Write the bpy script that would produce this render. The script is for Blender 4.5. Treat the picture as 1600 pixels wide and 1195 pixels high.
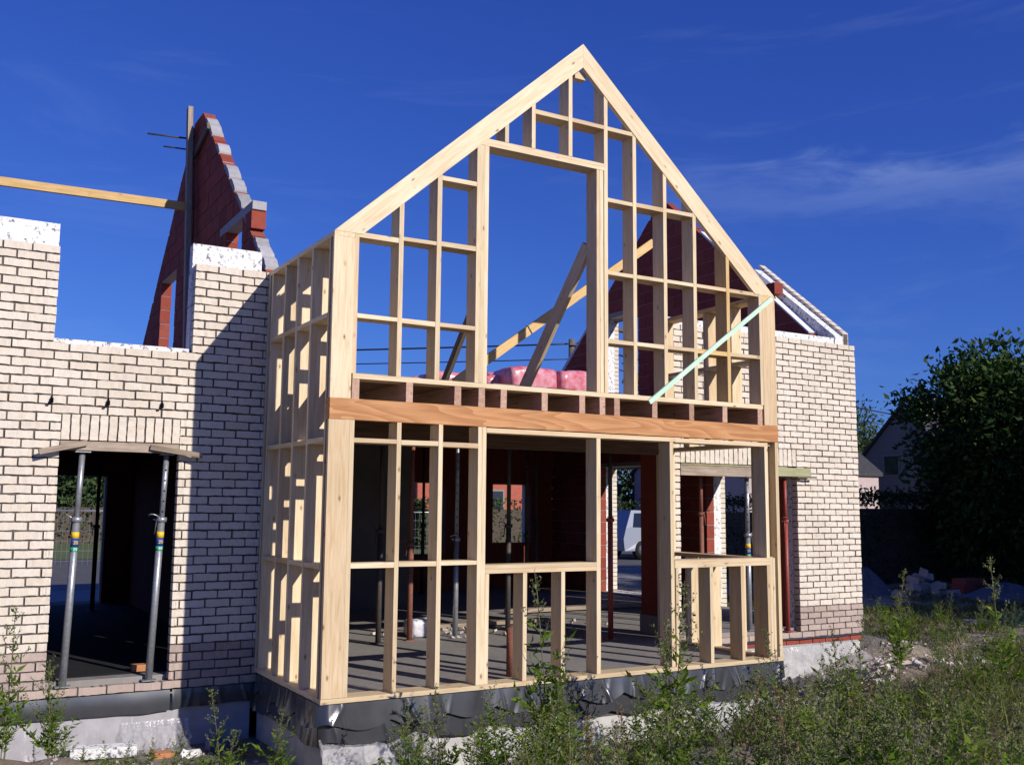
import bpy, bmesh, math, random
import numpy as np
from mathutils import Matrix, Vector

# ------------------------------------------------------------------ scene, camera, light
S = bpy.context.scene
for o in list(bpy.data.objects):
    bpy.data.objects.remove(o)
COL = S.collection
rad = math.radians

cam = bpy.data.cameras.new('camera')
cam_o = bpy.data.objects.new('camera', cam)
COL.objects.link(cam_o)
cam.sensor_fit = 'HORIZONTAL'
cam.sensor_width = 36.0
cam.lens = 1567.08 / 1600 * 36.0
cam.clip_start = 0.05
cam.clip_end = 3000
yaw, pit, rol = -0.5282, 0.1223, -0.0084
Rm = Matrix.Rotation(yaw, 3, 'Z') @ Matrix.Rotation(pit, 3, 'X') @ Matrix.Rotation(rol, 3, 'Y')
bl = Matrix((Rm.col[0], Rm.col[2], -Rm.col[1])).transposed()
cam_o.matrix_world = Matrix.Translation((-2.6603, -7.3425, 1.4612)) @ bl.to_4x4()
S.camera = cam_o

SUN_EL, SUN_AZ = rad(25.8), rad(160.0)
w = bpy.data.worlds.new('World')
S.world = w
w.use_nodes = True
nt = w.node_tree
bg = nt.nodes['Background']
sky = nt.nodes.new('ShaderNodeTexSky')
sky.sky_type = 'NISHITA'
sky.sun_disc = False
sky.sun_elevation = SUN_EL
sky.sun_rotation = SUN_AZ
sky.altitude = 100
sky.air_density = 1.0
sky.dust_density = 0.2
sky.ozone_density = 4.0
tint = nt.nodes.new('ShaderNodeMix'); tint.data_type = 'RGBA'; tint.blend_type = 'MULTIPLY'
tint.inputs[0].default_value = 1.0
tint.inputs[7].default_value = (0.27, 0.44, 1.58, 1)
sep = nt.nodes.new('ShaderNodeSeparateColor'); nt.links.new(sky.outputs[0], sep.inputs[0])
pw = nt.nodes.new('ShaderNodeMath'); pw.operation = 'POWER'; pw.inputs[1].default_value = .75; nt.links.new(sep.outputs[2], pw.inputs[0])
com = nt.nodes.new('ShaderNodeCombineColor')
nt.links.new(sep.outputs[0], com.inputs[0]); nt.links.new(sep.outputs[1], com.inputs[1]); nt.links.new(pw.outputs[0], com.inputs[2])
nt.links.new(com.outputs[0], tint.inputs[6])
# thin streaky cirrus, fixed to the sky directions
tc = nt.nodes.new('ShaderNodeTexCoord')
mp = nt.nodes.new('ShaderNodeMapping')
mp.inputs['Rotation'].default_value = (rad(6), rad(-8), rad(20))
mp.inputs['Scale'].default_value = (2.2, 2.2, 13.0)
nt.links.new(tc.outputs['Generated'], mp.inputs[0])
n1 = nt.nodes.new('ShaderNodeTexNoise'); n1.inputs['Scale'].default_value = 1.3; n1.inputs['Detail'].default_value = 9; n1.inputs['Roughness'].default_value = .62; n1.inputs['Distortion'].default_value = .7
nt.links.new(mp.outputs[0], n1.inputs['Vector'])
rp = nt.nodes.new('ShaderNodeValToRGB')
rp.color_ramp.elements[0].position = .52; rp.color_ramp.elements[0].color = (0, 0, 0, 1)
rp.color_ramp.elements[1].position = .80; rp.color_ramp.elements[1].color = (.085, .085, .085, 1)
nt.links.new(n1.outputs[0], rp.inputs[0])
cl = nt.nodes.new('ShaderNodeMix'); cl.data_type = 'RGBA'
cl.inputs[7].default_value = (4.5, 5.8, 8.6, 1)
# one longer wisp low in the sky
sx = nt.nodes.new('ShaderNodeSeparateXYZ'); nt.links.new(tc.outputs['Generated'], sx.inputs[0])
n2 = nt.nodes.new('ShaderNodeTexNoise'); n2.inputs['Scale'].default_value = 2.6; n2.inputs['Detail'].default_value = 8; n2.inputs['Roughness'].default_value = .6; n2.inputs['Distortion'].default_value = .5
mp2 = nt.nodes.new('ShaderNodeMapping'); mp2.inputs['Scale'].default_value = (3, 3, 14); mp2.inputs['Rotation'].default_value = (rad(-4), rad(8), 0)
nt.links.new(tc.outputs['Generated'], mp2.inputs[0]); nt.links.new(mp2.outputs[0], n2.inputs['Vector'])


def wmath(op, a, b, clampit=False):
    q = nt.nodes.new('ShaderNodeMath'); q.operation = op; q.use_clamp = clampit
    for i_, v_ in enumerate((a, b)):
        if hasattr(v_, 'links'): nt.links.new(v_, q.inputs[i_])
        else: q.inputs[i_].default_value = v_
    return q.outputs[0]


def wrange(v_, a, b, c_, d_):
    q = nt.nodes.new('ShaderNodeMapRange'); q.interpolation_type = 'SMOOTHSTEP'
    nt.links.new(v_, q.inputs[0])
    for i_, x_ in enumerate((a, b, c_, d_)): q.inputs[1 + i_].default_value = x_
    return q.outputs[0]


dz = wmath('ABSOLUTE', wmath('ADD', wmath('SUBTRACT', sx.outputs['Z'], .300), wmath('MULTIPLY', wmath('SUBTRACT', n2.outputs[0], .5), -.09)), 0)
band = wmath('MULTIPLY', wrange(dz, .0, .034, 1, 0), wrange(sx.outputs['X'], .50, .78, 0, 1))
band = wmath('MULTIPLY', band, wrange(n2.outputs[0], .30, .72, .25, 1))
tot = wmath('ADD', rp.outputs[0], wmath('MULTIPLY', band, .26), True)
nt.links.new(tot, cl.inputs[0])
nt.links.new(tint.outputs[2], cl.inputs[6])
nt.links.new(cl.outputs[2], bg.inputs[0])
bg.inputs[1].default_value = 0.106

sun = bpy.data.lights.new('sun', 'SUN')
sun.energy = 5.0
sun.angle = rad(0.53)
sun.color = (1.0, 0.935, 0.855)
sun_o = bpy.data.objects.new('sun', sun)
COL.objects.link(sun_o)
ld = Vector((-math.sin(SUN_AZ) * math.cos(SUN_EL), -math.cos(SUN_AZ) * math.cos(SUN_EL), -math.sin(SUN_EL)))
sun_o.rotation_euler = ld.to_track_quat('-Z', 'Y').to_euler()
sun_o.location = (10, -20, 20)

S.view_settings.view_transform = 'Standard'
S.view_settings.look = 'None'
S.view_settings.exposure = 0.0
S.view_settings.gamma = 1.0
S.view_settings.use_curve_mapping = False
S.render.engine = 'CYCLES'
S.cycles.max_bounces = 6
S.cycles.diffuse_bounces = 2
S.cycles.transparent_max_bounces = 12

rng = np.random.default_rng(7)
random.seed(7)

# ------------------------------------------------------------------ materials
MATS = {}


def nodes(name):
    m = bpy.data.materials.new(name)
    m.use_nodes = True
    t = m.node_tree
    b = t.nodes['Principled BSDF']
    MATS[name] = m
    return m, t, b


def N(t, kind, **kw):
    n = t.nodes.new('ShaderNode' + kind)
    for k, v in kw.items():
        if k in n.inputs:
            n.inputs[k].default_value = v
        else:
            setattr(n, k, v)
    return n


def ramp(t, src, stops):
    r = t.nodes.new('ShaderNodeValToRGB')
    e = r.color_ramp.elements
    while len(e) < len(stops):
        e.new(0.5)
    for el, (p, c) in zip(e, stops):
        el.position = p
        el.color = tuple(c) + (1,) if len(c) == 3 else c
    t.links.new(src, r.inputs[0])
    return r.outputs[0]


def mix(t, fac, a, b, mode='MIX'):
    m = t.nodes.new('ShaderNodeMix')
    m.data_type = 'RGBA'
    m.blend_type = mode
    for i, v in ((0, fac), (6, a), (7, b)):
        if hasattr(v, 'links'):
            t.links.new(v, m.inputs[i])
        elif i == 0:
            m.inputs[0].default_value = v
        else:
            m.inputs[i].default_value = tuple(v) + (1,) if len(v) == 3 else v
    return m.outputs[2]


def coords(t, scale=(1, 1, 1), rnd=0.0, kind='Object'):
    c = N(t, 'TexCoord')
    out = c.outputs[kind]
    if rnd:
        oi = N(t, 'ObjectInfo')
        mul = N(t, 'VectorMath', operation='SCALE')
        mul.inputs[0].default_value = (37.1, 17.3, 53.7)
        t.links.new(oi.outputs['Random'], mul.inputs['Scale'])
        ad = N(t, 'VectorMath', operation='ADD')
        t.links.new(out, ad.inputs[0])
        t.links.new(mul.outputs[0], ad.inputs[1])
        out = ad.outputs[0]
    m = N(t, 'Mapping')
    m.inputs['Scale'].default_value = scale
    t.links.new(out, m.inputs[0])
    return m.outputs[0]


def noise(t, vec, scale, detail=4, rough=.55, dist=0.0):
    n = N(t, 'TexNoise')
    n.inputs['Scale'].default_value = scale
    n.inputs['Detail'].default_value = detail
    n.inputs['Roughness'].default_value = rough
    n.inputs['Distortion'].default_value = dist
    if vec is not None:
        t.links.new(vec, n.inputs['Vector'])
    return n.outputs[0]


def bump(t, b, src, strength=.3, dist=.01):
    n = N(t, 'Bump')
    n.inputs['Strength'].default_value = strength
    n.inputs['Distance'].default_value = dist
    t.links.new(src, n.inputs['Height'])
    t.links.new(n.outputs[0], b.inputs['Normal'])


def objrand(t):
    return N(t, 'ObjectInfo').outputs['Random']


def wood(name, c0, c1, c2, knots=True, rough=.65, wave=False, vary=.22, dirt=0.0):
    m, t, b = nodes(name)
    v = coords(t, (1, 1, 1), 1)
    vs = N(t, 'Mapping'); vs.inputs['Scale'].default_value = (1.6, 22, 22); t.links.new(v, vs.inputs[0])
    g = noise(t, vs.outputs[0], 2.0, 5, .6, .6)
    if wave:
        vw = N(t, 'Mapping'); vw.inputs['Scale'].default_value = (.75, 5, 5); t.links.new(v, vw.inputs[0])
        wn = noise(t, vw.outputs[0], 1.0, 1.5, .4, .3)
        wm = N(t, 'Math', operation='MULTIPLY'); t.links.new(wn, wm.inputs[0]); wm.inputs[1].default_value = 11.0
        wv = N(t, 'Math', operation='FRACT'); t.links.new(wm.outputs[0], wv.inputs[0])
        gm = N(t, 'Math', operation='MULTIPLY_ADD')
        t.links.new(wv.outputs[0], gm.inputs[0]); gm.inputs[1].default_value = .26
        iv = N(t, 'Math', operation='MULTIPLY'); iv.inputs[1].default_value = 1.0
        gs = N(t, 'Math', operation='MULTIPLY'); t.links.new(g, gs.inputs[0]); gs.inputs[1].default_value = .5
        t.links.new(gs.outputs[0], gm.inputs[2])
        g = gm.outputs[0]
    c = ramp(t, g, [(.28, c0), (.52, c1), (.78, c2)])
    big = noise(t, v, 1.1, 2)
    c = mix(t, .5, c, ramp(t, big, [(.3, (.82, .80, .76)), (.7, (1.08, 1.06, 1.04))]), 'MULTIPLY')
    r = objrand(t)
    c = mix(t, 1.0, c, ramp(t, r, [(0, (1 - vary, 1 - vary * 1.15, 1 - vary * 1.4)), (1, (1.0, 1.0, 1.0))]), 'MULTIPLY')
    if knots:
        vk = N(t, 'Mapping'); vk.inputs['Scale'].default_value = (4.5, 10, 10); t.links.new(v, vk.inputs[0])
        vo = N(t, 'TexVoronoi'); vo.inputs['Scale'].default_value = 1.0; vo.inputs['Randomness'].default_value = 1
        t.links.new(vk.outputs[0], vo.inputs['Vector'])
        k = ramp(t, vo.outputs['Distance'], [(0.04, (1, 1, 1)), (.085, (.4, .4, .4)), (.15, (0, 0, 0))])
        c = mix(t, k, c, (c0[0] * .38, c0[1] * .28, c0[2] * .22))
    if dirt:
        d = noise(t, coords(t, (1, 1, 1), 1), 5, 5, .7)
        c = mix(t, ramp(t, d, [(.45, (0, 0, 0)), (.7, (dirt, dirt, dirt))]), c, (.16, .14, .12))
    t.links.new(c, b.inputs['Base Color'])
    b.inputs['Roughness'].default_value = rough
    b.inputs['Specular IOR Level'].default_value = .3
    bump(t, b, g, .18, .002)
    return m


wood('pine', (.64, .475, .275), (.765, .63, .425), (.83, .72, .53))
wood('pine_tan', (.56, .39, .21), (.68, .52, .33), (.75, .61, .43))
wood('pine_yellow', (.58, .36, .12), (.72, .50, .22), (.80, .60, .30))
wood('fir_red', (.42, .185, .07), (.58, .295, .125), (.65, .36, .17), knots=False, wave=True, vary=.05)
wood('joist', (.38, .215, .15), (.53, .34, .25), (.64, .46, .36), vary=.3)
wood('old_plank', (.22, .17, .13), (.36, .285, .22), (.46, .38, .30), dirt=.5)
wood('green_plank', (.25, .25, .12), (.36, .36, .20), (.44, .44, .28), knots=False, dirt=.4)
wood('grey_plank', (.09, .075, .055), (.16, .13, .095), (.23, .195, .145), dirt=.4)
wood('board', (.11, .065, .035), (.18, .105, .06), (.25, .155, .09), knots=False)


def masonry(name, cols, rough=.85, stain=(.30, .25, .2), bstr=.5, nscale=30, stain_amt=.35):
    m, t, b = nodes(name)
    at = N(t, 'Attribute', attribute_name='rnd')
    ad = N(t, 'Math', operation='ADD')
    t.links.new(objrand(t), ad.inputs[0]); t.links.new(at.outputs['Fac'], ad.inputs[1])
    fr = N(t, 'Math', operation='FRACT'); t.links.new(ad.outputs[0], fr.inputs[0])
    c = ramp(t, fr.outputs[0], [(i / (len(cols) - 1), q) for i, q in enumerate(cols)])
    v = coords(t, (1, 1, 1), 1)
    n = noise(t, v, nscale, 5, .65)
    c = mix(t, .55, c, ramp(t, n, [(.3, (.72, .70, .68)), (.65, (1.1, 1.1, 1.1))]), 'MULTIPLY')
    n2 = noise(t, v, 9, 4, .6, .4)
    c = mix(t, ramp(t, n2, [(.58, (0, 0, 0)), (.80, (stain_amt,) * 3)]), c, stain)
    gp = N(t, 'NewGeometry')
    n4 = noise(t, gp.outputs['Position'], 1.3, 5, .65, .4)
    c = mix(t, .6, c, ramp(t, n4, [(.30, (.84, .82, .79)), (.52, (1, 1, 1)), (.75, (1.05, 1.05, 1.04))]), 'MULTIPLY')
    t.links.new(c, b.inputs['Base Color'])
    b.inputs['Roughness'].default_value = rough
    b.inputs['Specular IOR Level'].default_value = .25
    bump(t, b, n, bstr, .006)
    return m


masonry('brick_cream', [(.67, .595, .50), (.70, .625, .525), (.645, .565, .47), (.71, .635, .54), (.675, .60, .50), (.72, .65, .56)], stain=(.60, .50, .41), stain_amt=.2, bstr=.35)
masonry('brick_dirty', [(.42, .335, .29), (.47, .375, .325), (.38, .305, .27), (.45, .355, .30)], stain=(.28, .22, .19))
masonry('block_red', [(.26, .056, .037), (.31, .070, .047), (.235, .048, .032), (.29, .076, .051)], stain=(.25, .07, .05), nscale=14)
masonry('mortar_grey', [(.34, .335, .35), (.42, .41, .42), (.30, .295, .30)], stain=(.2, .19, .18), bstr=.8, nscale=18)
masonry('concrete', [(.25, .235, .22), (.28, .265, .25)], stain=(.2, .19, .18), nscale=12)
masonry('rubble', [(.50, .46, .42), (.62, .58, .53), (.36, .31, .27), (.55, .47, .40)], nscale=20)


def plain(name, col, rough=.6, metal=0.0, spec=.4, nz=0.0, ns=20, b_amt=0.0, c2=None, alpha=1.0, trans=0.0):
    m, t, b = nodes(name)
    if nz or c2:
        v = coords(t, (1, 1, 1), 1)
        n = noise(t, v, ns, 5, .6)
        c = ramp(t, n, [(.3, col), (.7, c2 if c2 else tuple(min(1, x * (1 + nz)) for x in col))])
        t.links.new(c, b.inputs['Base Color'])
        if b_amt:
            bump(t, b, n, b_amt, .01)
    else:
        b.inputs['Base Color'].default_value = tuple(col) + (1,)
    b.inputs['Roughness'].default_value = rough
    b.inputs['Metallic'].default_value = metal
    b.inputs['Specular IOR Level'].default_value = spec
    b.inputs['Alpha'].default_value = alpha
    b.inputs['Transmission Weight'].default_value = trans
    return m


plain('mortar_dark', (.065, .057, .052), .95, spec=.1, ns=4, c2=(.17, .15, .13))
plain('steel', (.26, .27, .29), .42, .55, nz=.5, ns=40, c2=(.40, .42, .45))
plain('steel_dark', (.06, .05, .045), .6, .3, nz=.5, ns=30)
plain('red_paint', (.26, .045, .035), .5, nz=.3, ns=40, c2=(.36, .07, .05))
plain('rust_paint', (.15, .055, .04), .7, c2=(.26, .10, .06), ns=60)
plain('galv', (.45, .46, .47), .38, .7, nz=.3, ns=30)
plain('hole', (.006, .006, .006), .9, spec=0)
plain('sticker_yellow', (.80, .50, .03), .45)
plain('sticker_blue', (.02, .055, .26), .45)
plain('sticker_green', (.02, .33, .17), .45)
plain('sticker_white', (.8, .8, .78), .45)
plain('membrane', (.034, .035, .041), .25, spec=1.0, c2=(.050, .051, .058), ns=7, b_amt=.04)
plain('membrane_dull', (.016, .016, .018), .8, spec=.2, c2=(.03, .03, .032), ns=5)
plain('poly_board', (.38, .37, .35), .6, c2=(.54, .53, .51), ns=6, b_amt=.3)
plain('green_lath', (.42, .66, .48), .6, c2=(.60, .78, .62), ns=8)
plain('red_bag', (.52, .07, .11), .22, c2=(.66, .38, .43), ns=9, b_amt=.5)  # pink second tone puts the glare of the wrap into the colour
plain('strap', (.02, .02, .022), .4)
plain('wire_black', (.015, .015, .016), .5)
plain('pole_wood', (.10, .08, .06), .8, c2=(.16, .13, .10), ns=12)
plain('asphalt', (.075, .073, .075), .85, c2=(.11, .107, .105), ns=3, b_amt=.2)
plain('paving', (.20, .19, .18), .85, c2=(.28, .26, .24), ns=2)
plain('car_white_shaded', (.26, .28, .34), .25, spec=.6)  # white paint coloured grey-blue, as if the car stood in shade
plain('glass_dark', (.012, .014, .018), .08, spec=.9)
plain('tyre', (.015, .015, .015), .8)
plain('rim', (.35, .35, .37), .35, .8)
plain('roof_tile', (.030, .030, .034), .8, c2=(.06, .055, .055), ns=6)
plain('wall_grey', (.16, .14, .14), .9, c2=(.21, .185, .18), ns=10)
plain('wall_pink', (.42, .33, .30), .9, c2=(.52, .42, .38), ns=10)
plain('wall_white', (.66, .62, .57), .9, c2=(.72, .68, .64), ns=3)
plain('wall_red', (.34, .085, .055), .9, c2=(.42, .12, .08), ns=12)
plain('window_frame', (.20, .19, .18), .5)
plain('bark', (.055, .042, .030), .95, c2=(.10, .08, .06), ns=14, b_amt=.6)
plain('gravel_blue', (.08, .085, .095), .9, c2=(.14, .145, .155), ns=18, b_amt=.8)
plain('bin_green', (.10, .22, .03), .5)
plain('bin_blue', (.03, .05, .10), .5)
plain('foam_blue', (.05, .06, .16), .7, c2=(.12, .13, .26), ns=40)
plain('debris_white', (.70, .69, .67), .8, c2=(.80, .79, .77), ns=20, b_amt=.6)
plain('orange_brick', (.40, .16, .07), .9, c2=(.52, .24, .11), ns=16)

# foam boards: white with small dark pits between the beads
m, t, b = nodes('foam_white')
v = coords(t, (1, 1, 1), 1)
vo = N(t, 'TexVoronoi'); vo.inputs['Scale'].default_value = 34; t.links.new(v, vo.inputs['Vector'])
nz_ = noise(t, v, 26, 3, .7)
c = ramp(t, nz_, [(.36, (.16, .16, .20)), (.43, (.62, .62, .62)), (.5, (.74, .74, .74)), (.8, (.80, .80, .80))])
t.links.new(c, b.inputs['Base Color']); b.inputs['Roughness'].default_value = .8
bump(t, b, nz_, .6, .012)

# grey foundation board with dried mortar runs
m, t, b = nodes('plinth')
v = coords(t, (1, 1, 1), 0)
vs = N(t, 'Mapping'); vs.inputs['Scale'].default_value = (5.5, 1, .8); t.links.new(v, vs.inputs[0])
sp = noise(t, vs.outputs[0], 2.4, 6, .7, .5)
n = noise(t, v, 7, 4)
c = ramp(t, n, [(.3, (.30, .29, .31)), (.7, (.40, .385, .40))])
c = mix(t, ramp(t, sp, [(.62, (0, 0, 0)), (.67, (.9, .9, .9))]), c, (.66, .64, .63))
t.links.new(c, b.inputs['Base Color']); b.inputs['Roughness'].default_value = .8
bump(t, b, sp, .3, .01)

# clear builder's film
m, t, b = nodes('film')
b.inputs['Base Color'].default_value = (.62, .61, .64, 1)
b.inputs['Roughness'].default_value = .14
b.inputs['Specular IOR Level'].default_value = .9
v = coords(t, (1, 1, 1), 0)
n = noise(t, v, 9, 5, .6, 1.0)
al = ramp(t, n, [(.35, (.10, .10, .10)), (.7, (.48, .48, .48))])
t.links.new(al, b.inputs['Alpha'])
bump(t, b, n, .5, .03)

# bag: white lower half with grey print flecks
m, t, b = nodes('white_bag')
v = coords(t, (1, 1, 1), 1)
n = noise(t, v, 17, 3, .5)
c = ramp(t, n, [(.36, (.30, .30, .36)), (.42, (.60, .58, .62)), (.7, (.72, .70, .73))])
t.links.new(c, b.inputs['Base Color']); b.inputs['Roughness'].default_value = .2
bump(t, b, n, .4, .02)


def leafmat(name, cols, tr=.35):
    m, t, b = nodes(name)
    at = N(t, 'Attribute', attribute_name='rnd')
    c = ramp(t, at.outputs['Fac'], [(i / (len(cols) - 1), q) for i, q in enumerate(cols)])
    t.links.new(c, b.inputs['Base Color'])
    b.inputs['Roughness'].default_value = .6
    b.inputs['Specular IOR Level'].default_value = .12
    tl = N(t, 'BsdfTranslucent')
    t.links.new(c, tl.inputs[0])
    mx = N(t, 'MixShader'); mx.inputs[0].default_value = tr
    out = t.nodes['Material Output']
    t.links.new(b.outputs[0], mx.inputs[1]); t.links.new(tl.outputs[0], mx.inputs[2])
    t.links.new(mx.outputs[0], out.inputs[0])
    return m


leafmat('leaf_weed', [(.055, .125, .010), (.095, .185, .015), (.14, .235, .025), (.19, .265, .035), (.26, .28, .06)], .45)
leafmat('leaf_seed', [(.13, .16, .06), (.19, .21, .09), (.26, .25, .13)], .3)
leafmat('leaf_broad', [(.04, .10, .015), (.06, .135, .022)], .3)
leafmat('leaf_tree', [(.018, .042, .009), (.028, .064, .013), (.045, .088, .02), (.075, .12, .028)], .25)
leafmat('leaf_hedge', [(.018, .036, .012), (.028, .050, .016), (.04, .065, .02)], .25)
leafmat('leaf_far', [(.05, .085, .03), (.07, .11, .04), (.09, .13, .05)], .25)
leafmat('grass', [(.06, .10, .015), (.10, .135, .025), (.17, .17, .05), (.25, .21, .10)], .3)
leafmat('leaf_dry', [(.16, .11, .055), (.24, .17, .085), (.30, .23, .13)], .25)
plain('stem', (.10, .11, .045), .7, c2=(.16, .13, .07), ns=20)
plain('stem_dry', (.17, .11, .06), .8)

# ground: grey subsoil, sand, some green
m, t, b = nodes('soil')
v = coords(t, (1, 1, 1), 0)
n = noise(t, v, .55, 6, .62, .3)
n2 = noise(t, v, 7, 6, .7)
n3 = noise(t, v, 45, 4, .7)
c = ramp(t, n, [(.34, (.17, .155, .125)), (.48, (.26, .24, .20)), (.58, (.31, .25, .18)), (.72, (.19, .18, .12))])
c = mix(t, .6, c, ramp(t, n2, [(.3, (.55, .55, .55)), (.7, (1.35, 1.33, 1.3))]), 'MULTIPLY')
c = mix(t, .5, c, ramp(t, n3, [(.3, (.6, .6, .6)), (.7, (1.3, 1.3, 1.3))]), 'MULTIPLY')
t.links.new(c, b.inputs['Base Color']); b.inputs['Roughness'].default_value = .95; b.inputs['Specular IOR Level'].default_value = .1
ad = N(t, 'Math', operation='MULTIPLY_ADD'); t.links.new(n3, ad.inputs[0]); ad.inputs[1].default_value = .4; t.links.new(n2, ad.inputs[2])
bump(t, b, ad.outputs[0], .8, .05)
plain('lawn_ground', (.075, .10, .03), .95, c2=(.12, .15, .05), ns=1.2, b_amt=.3)
plain('wall_shade', (.10, .09, .085), .95, c2=(.14, .125, .12), ns=3)  # dark wall tone standing in for the unlit interior

# ------------------------------------------------------------------ helpers
def link(o, parent=None):
    COL.objects.link(o)
    if parent is not None:
        o.parent = parent
        o.matrix_parent_inverse = WORLD[parent.name].inverted()
    WORLD[o.name] = Matrix.LocRotScale(o.location, o.rotation_euler, o.scale)
    return o


WORLD = {}


def tag(o, label=None, cat=None, group=None, kind=None):
    if label: o['label'] = label
    if cat: o['category'] = cat
    if group: o['group'] = group
    if kind: o['kind'] = kind
    return o


def empty(name, loc, label, cat, group=None, rz=0.0):
    o = bpy.data.objects.new(name, None)
    o.empty_display_size = .2
    o.location = loc
    o.rotation_euler = (0, 0, rz)
    link(o)
    return tag(o, label, cat, group)


def mesh(name, verts, faces, mats, idx=None, smooth=False, rnd=None):
    me = bpy.data.meshes.new(name)
    me.from_pydata([tuple(v) for v in verts], [], [tuple(f) for f in faces])
    for k in ([mats] if isinstance(mats, str) else mats):
        me.materials.append(MATS[k])
    if idx is not None:
        me.polygons.foreach_set('material_index', np.asarray(idx, dtype=np.int32))
    if smooth:
        me.polygons.foreach_set('use_smooth', np.ones(len(me.polygons), dtype=bool))
    if rnd is not None:
        a = me.attributes.new('rnd', 'FLOAT', 'FACE')
        a.data.foreach_set('value', np.asarray(rnd, dtype=np.float32))
    me.update()
    return me


def qmesh(name, V, F, mats, idx=None, smooth=False, rnd=None):
    """fast quad mesh from numpy arrays"""
    V = np.asarray(V, dtype=np.float32); F = np.asarray(F, dtype=np.int32)
    me = bpy.data.meshes.new(name)
    me.vertices.add(len(V)); me.vertices.foreach_set('co', V.ravel())
    k = F.shape[1]
    me.loops.add(F.size); me.loops.foreach_set('vertex_index', F.ravel())
    me.polygons.add(len(F))
    me.polygons.foreach_set('loop_start', np.arange(0, F.size, k, dtype=np.int32))
    me.polygons.foreach_set('loop_total', np.full(len(F), k, dtype=np.int32))
    for q in ([mats] if isinstance(mats, str) else mats):
        me.materials.append(MATS[q])
    if idx is not None:
        me.polygons.foreach_set('material_index', np.asarray(idx, dtype=np.int32))
    if smooth:
        me.polygons.foreach_set('use_smooth', np.ones(len(F), dtype=bool))
    if rnd is not None:
        a = me.attributes.new('rnd', 'FLOAT', 'FACE')
        a.data.foreach_set('value', np.asarray(rnd, dtype=np.float32))
    me.update(calc_edges=True)
    me.validate()
    return me


def put(name, me, parent=None, loc=(0, 0, 0), rot=(0, 0, 0), scale=(1, 1, 1)):
    o = bpy.data.objects.new(name, me)
    o.location = loc
    o.rotation_euler = rot
    o.scale = scale
    return link(o, parent)


BOXF = [(0, 3, 2, 1), (4, 5, 6, 7), (0, 1, 5, 4), (1, 2, 6, 5), (2, 3, 7, 6), (3, 0, 4, 7)]


def boxv(x0, x1, y0, y1, z0, z1):
    return [(x0, y0, z0), (x1, y0, z0), (x1, y1, z0), (x0, y1, z0), (x0, y0, z1), (x1, y0, z1), (x1, y1, z1), (x0, y1, z1)]


def boxes(name, lst, mat, parent=None, rnd=False):
    """several boxes that make up ONE piece"""
    V, F = [], []
    for bx in lst:
        k = len(V)
        V += boxv(*bx)
        F += [tuple(i + k for i in f) for f in BOXF]
    c = np.array(V).mean(0)
    me = mesh(name, [tuple(np.array(v) - c) for v in V], F, mat, rnd=(np.repeat(rng.random(len(lst)), 6) if rnd else None))
    return put(name, me, parent, c)


def timber(name, x0, x1, y0, y1, z0, z1, parent, mat='pine', wob=.0022):
    """sawn timber: length along local X so the grain follows it; corners a little out of true"""
    d = np.array([x1 - x0, y1 - y0, z1 - z0]); a = int(np.argmax(d))
    c = ((x0 + x1) / 2, (y0 + y1) / 2, (z0 + z1) / 2)
    if a == 0: L, W, H = d; rot = (0, 0, 0)
    elif a == 1: L, W, H = d[1], d[0], d[2]; rot = (0, 0, math.pi / 2)
    else: L, W, H = d[2], d[1], d[0]; rot = (0, -math.pi / 2, 0)
    V = np.array(boxv(-L / 2, L / 2, -W / 2, W / 2, -H / 2, H / 2))
    V[:, 1:] += rng.uniform(-wob, wob, (8, 2))
    if mat == 'pine' and rng.random() < .3: mat = 'pine_tan'
    return put(name, mesh(name, V, BOXF, mat), parent, c, rot)


def stick(name, p0, p1, w_, h_, parent, mat='pine', up=(0, 0, 1)):
    """slanted timber from p0 to p1; w_ across, h_ in the up direction"""
    p0, p1 = Vector(p0), Vector(p1)
    x = (p1 - p0); L = x.length; x.normalize()
    y = Vector(up).cross(x).normalized(); z = x.cross(y)
    M = Matrix((x, y, z)).transposed()
    V = np.array(boxv(-L / 2, L / 2, -w_ / 2, w_ / 2, -h_ / 2, h_ / 2)) + rng.uniform(-.0015, .0015, (8, 3))
    return put(name, mesh(name, V, BOXF, mat), parent, (p0 + p1) / 2, M.to_euler())


def tube_geo(pts, rads, n=8, cap=True):
    V, F = [], []
    pts = [Vector(p) for p in pts]
    for i, p in enumerate(pts):
        d = (pts[min(i + 1, len(pts) - 1)] - pts[max(i - 1, 0)])
        d = d.normalized() if d.length > 1e-9 else Vector((0, 0, 1))
        u = d.cross(Vector((0, 0, 1)) if abs(d.z) < .95 else Vector((1, 0, 0))).normalized(); v = d.cross(u)
        r = rads[i] if hasattr(rads, '__len__') else rads
        for k in range(n):
            a = 2 * math.pi * k / n
            V.append(tuple(p + u * (r * math.cos(a)) + v * (r * math.sin(a))))
    for i in range(len(pts) - 1):
        for k in range(n):
            F.append((i * n + k, i * n + (k + 1) % n, (i + 1) * n + (k + 1) % n, (i + 1) * n + k))
    if cap:
        F.append(tuple(range(n - 1, -1, -1))); F.append(tuple(range((len(pts) - 1) * n, len(pts) * n)))
    return V, F


def tube(name, pts, rads, mat, parent=None, n=8, smooth=True):
    V, F = tube_geo(pts, rads, n)
    c = np.array(pts[0], dtype=float)
    me = mesh(name, [tuple(np.array(v) - c) for v in V], F, mat, smooth=smooth)
    return put(name, me, parent, c)


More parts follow.
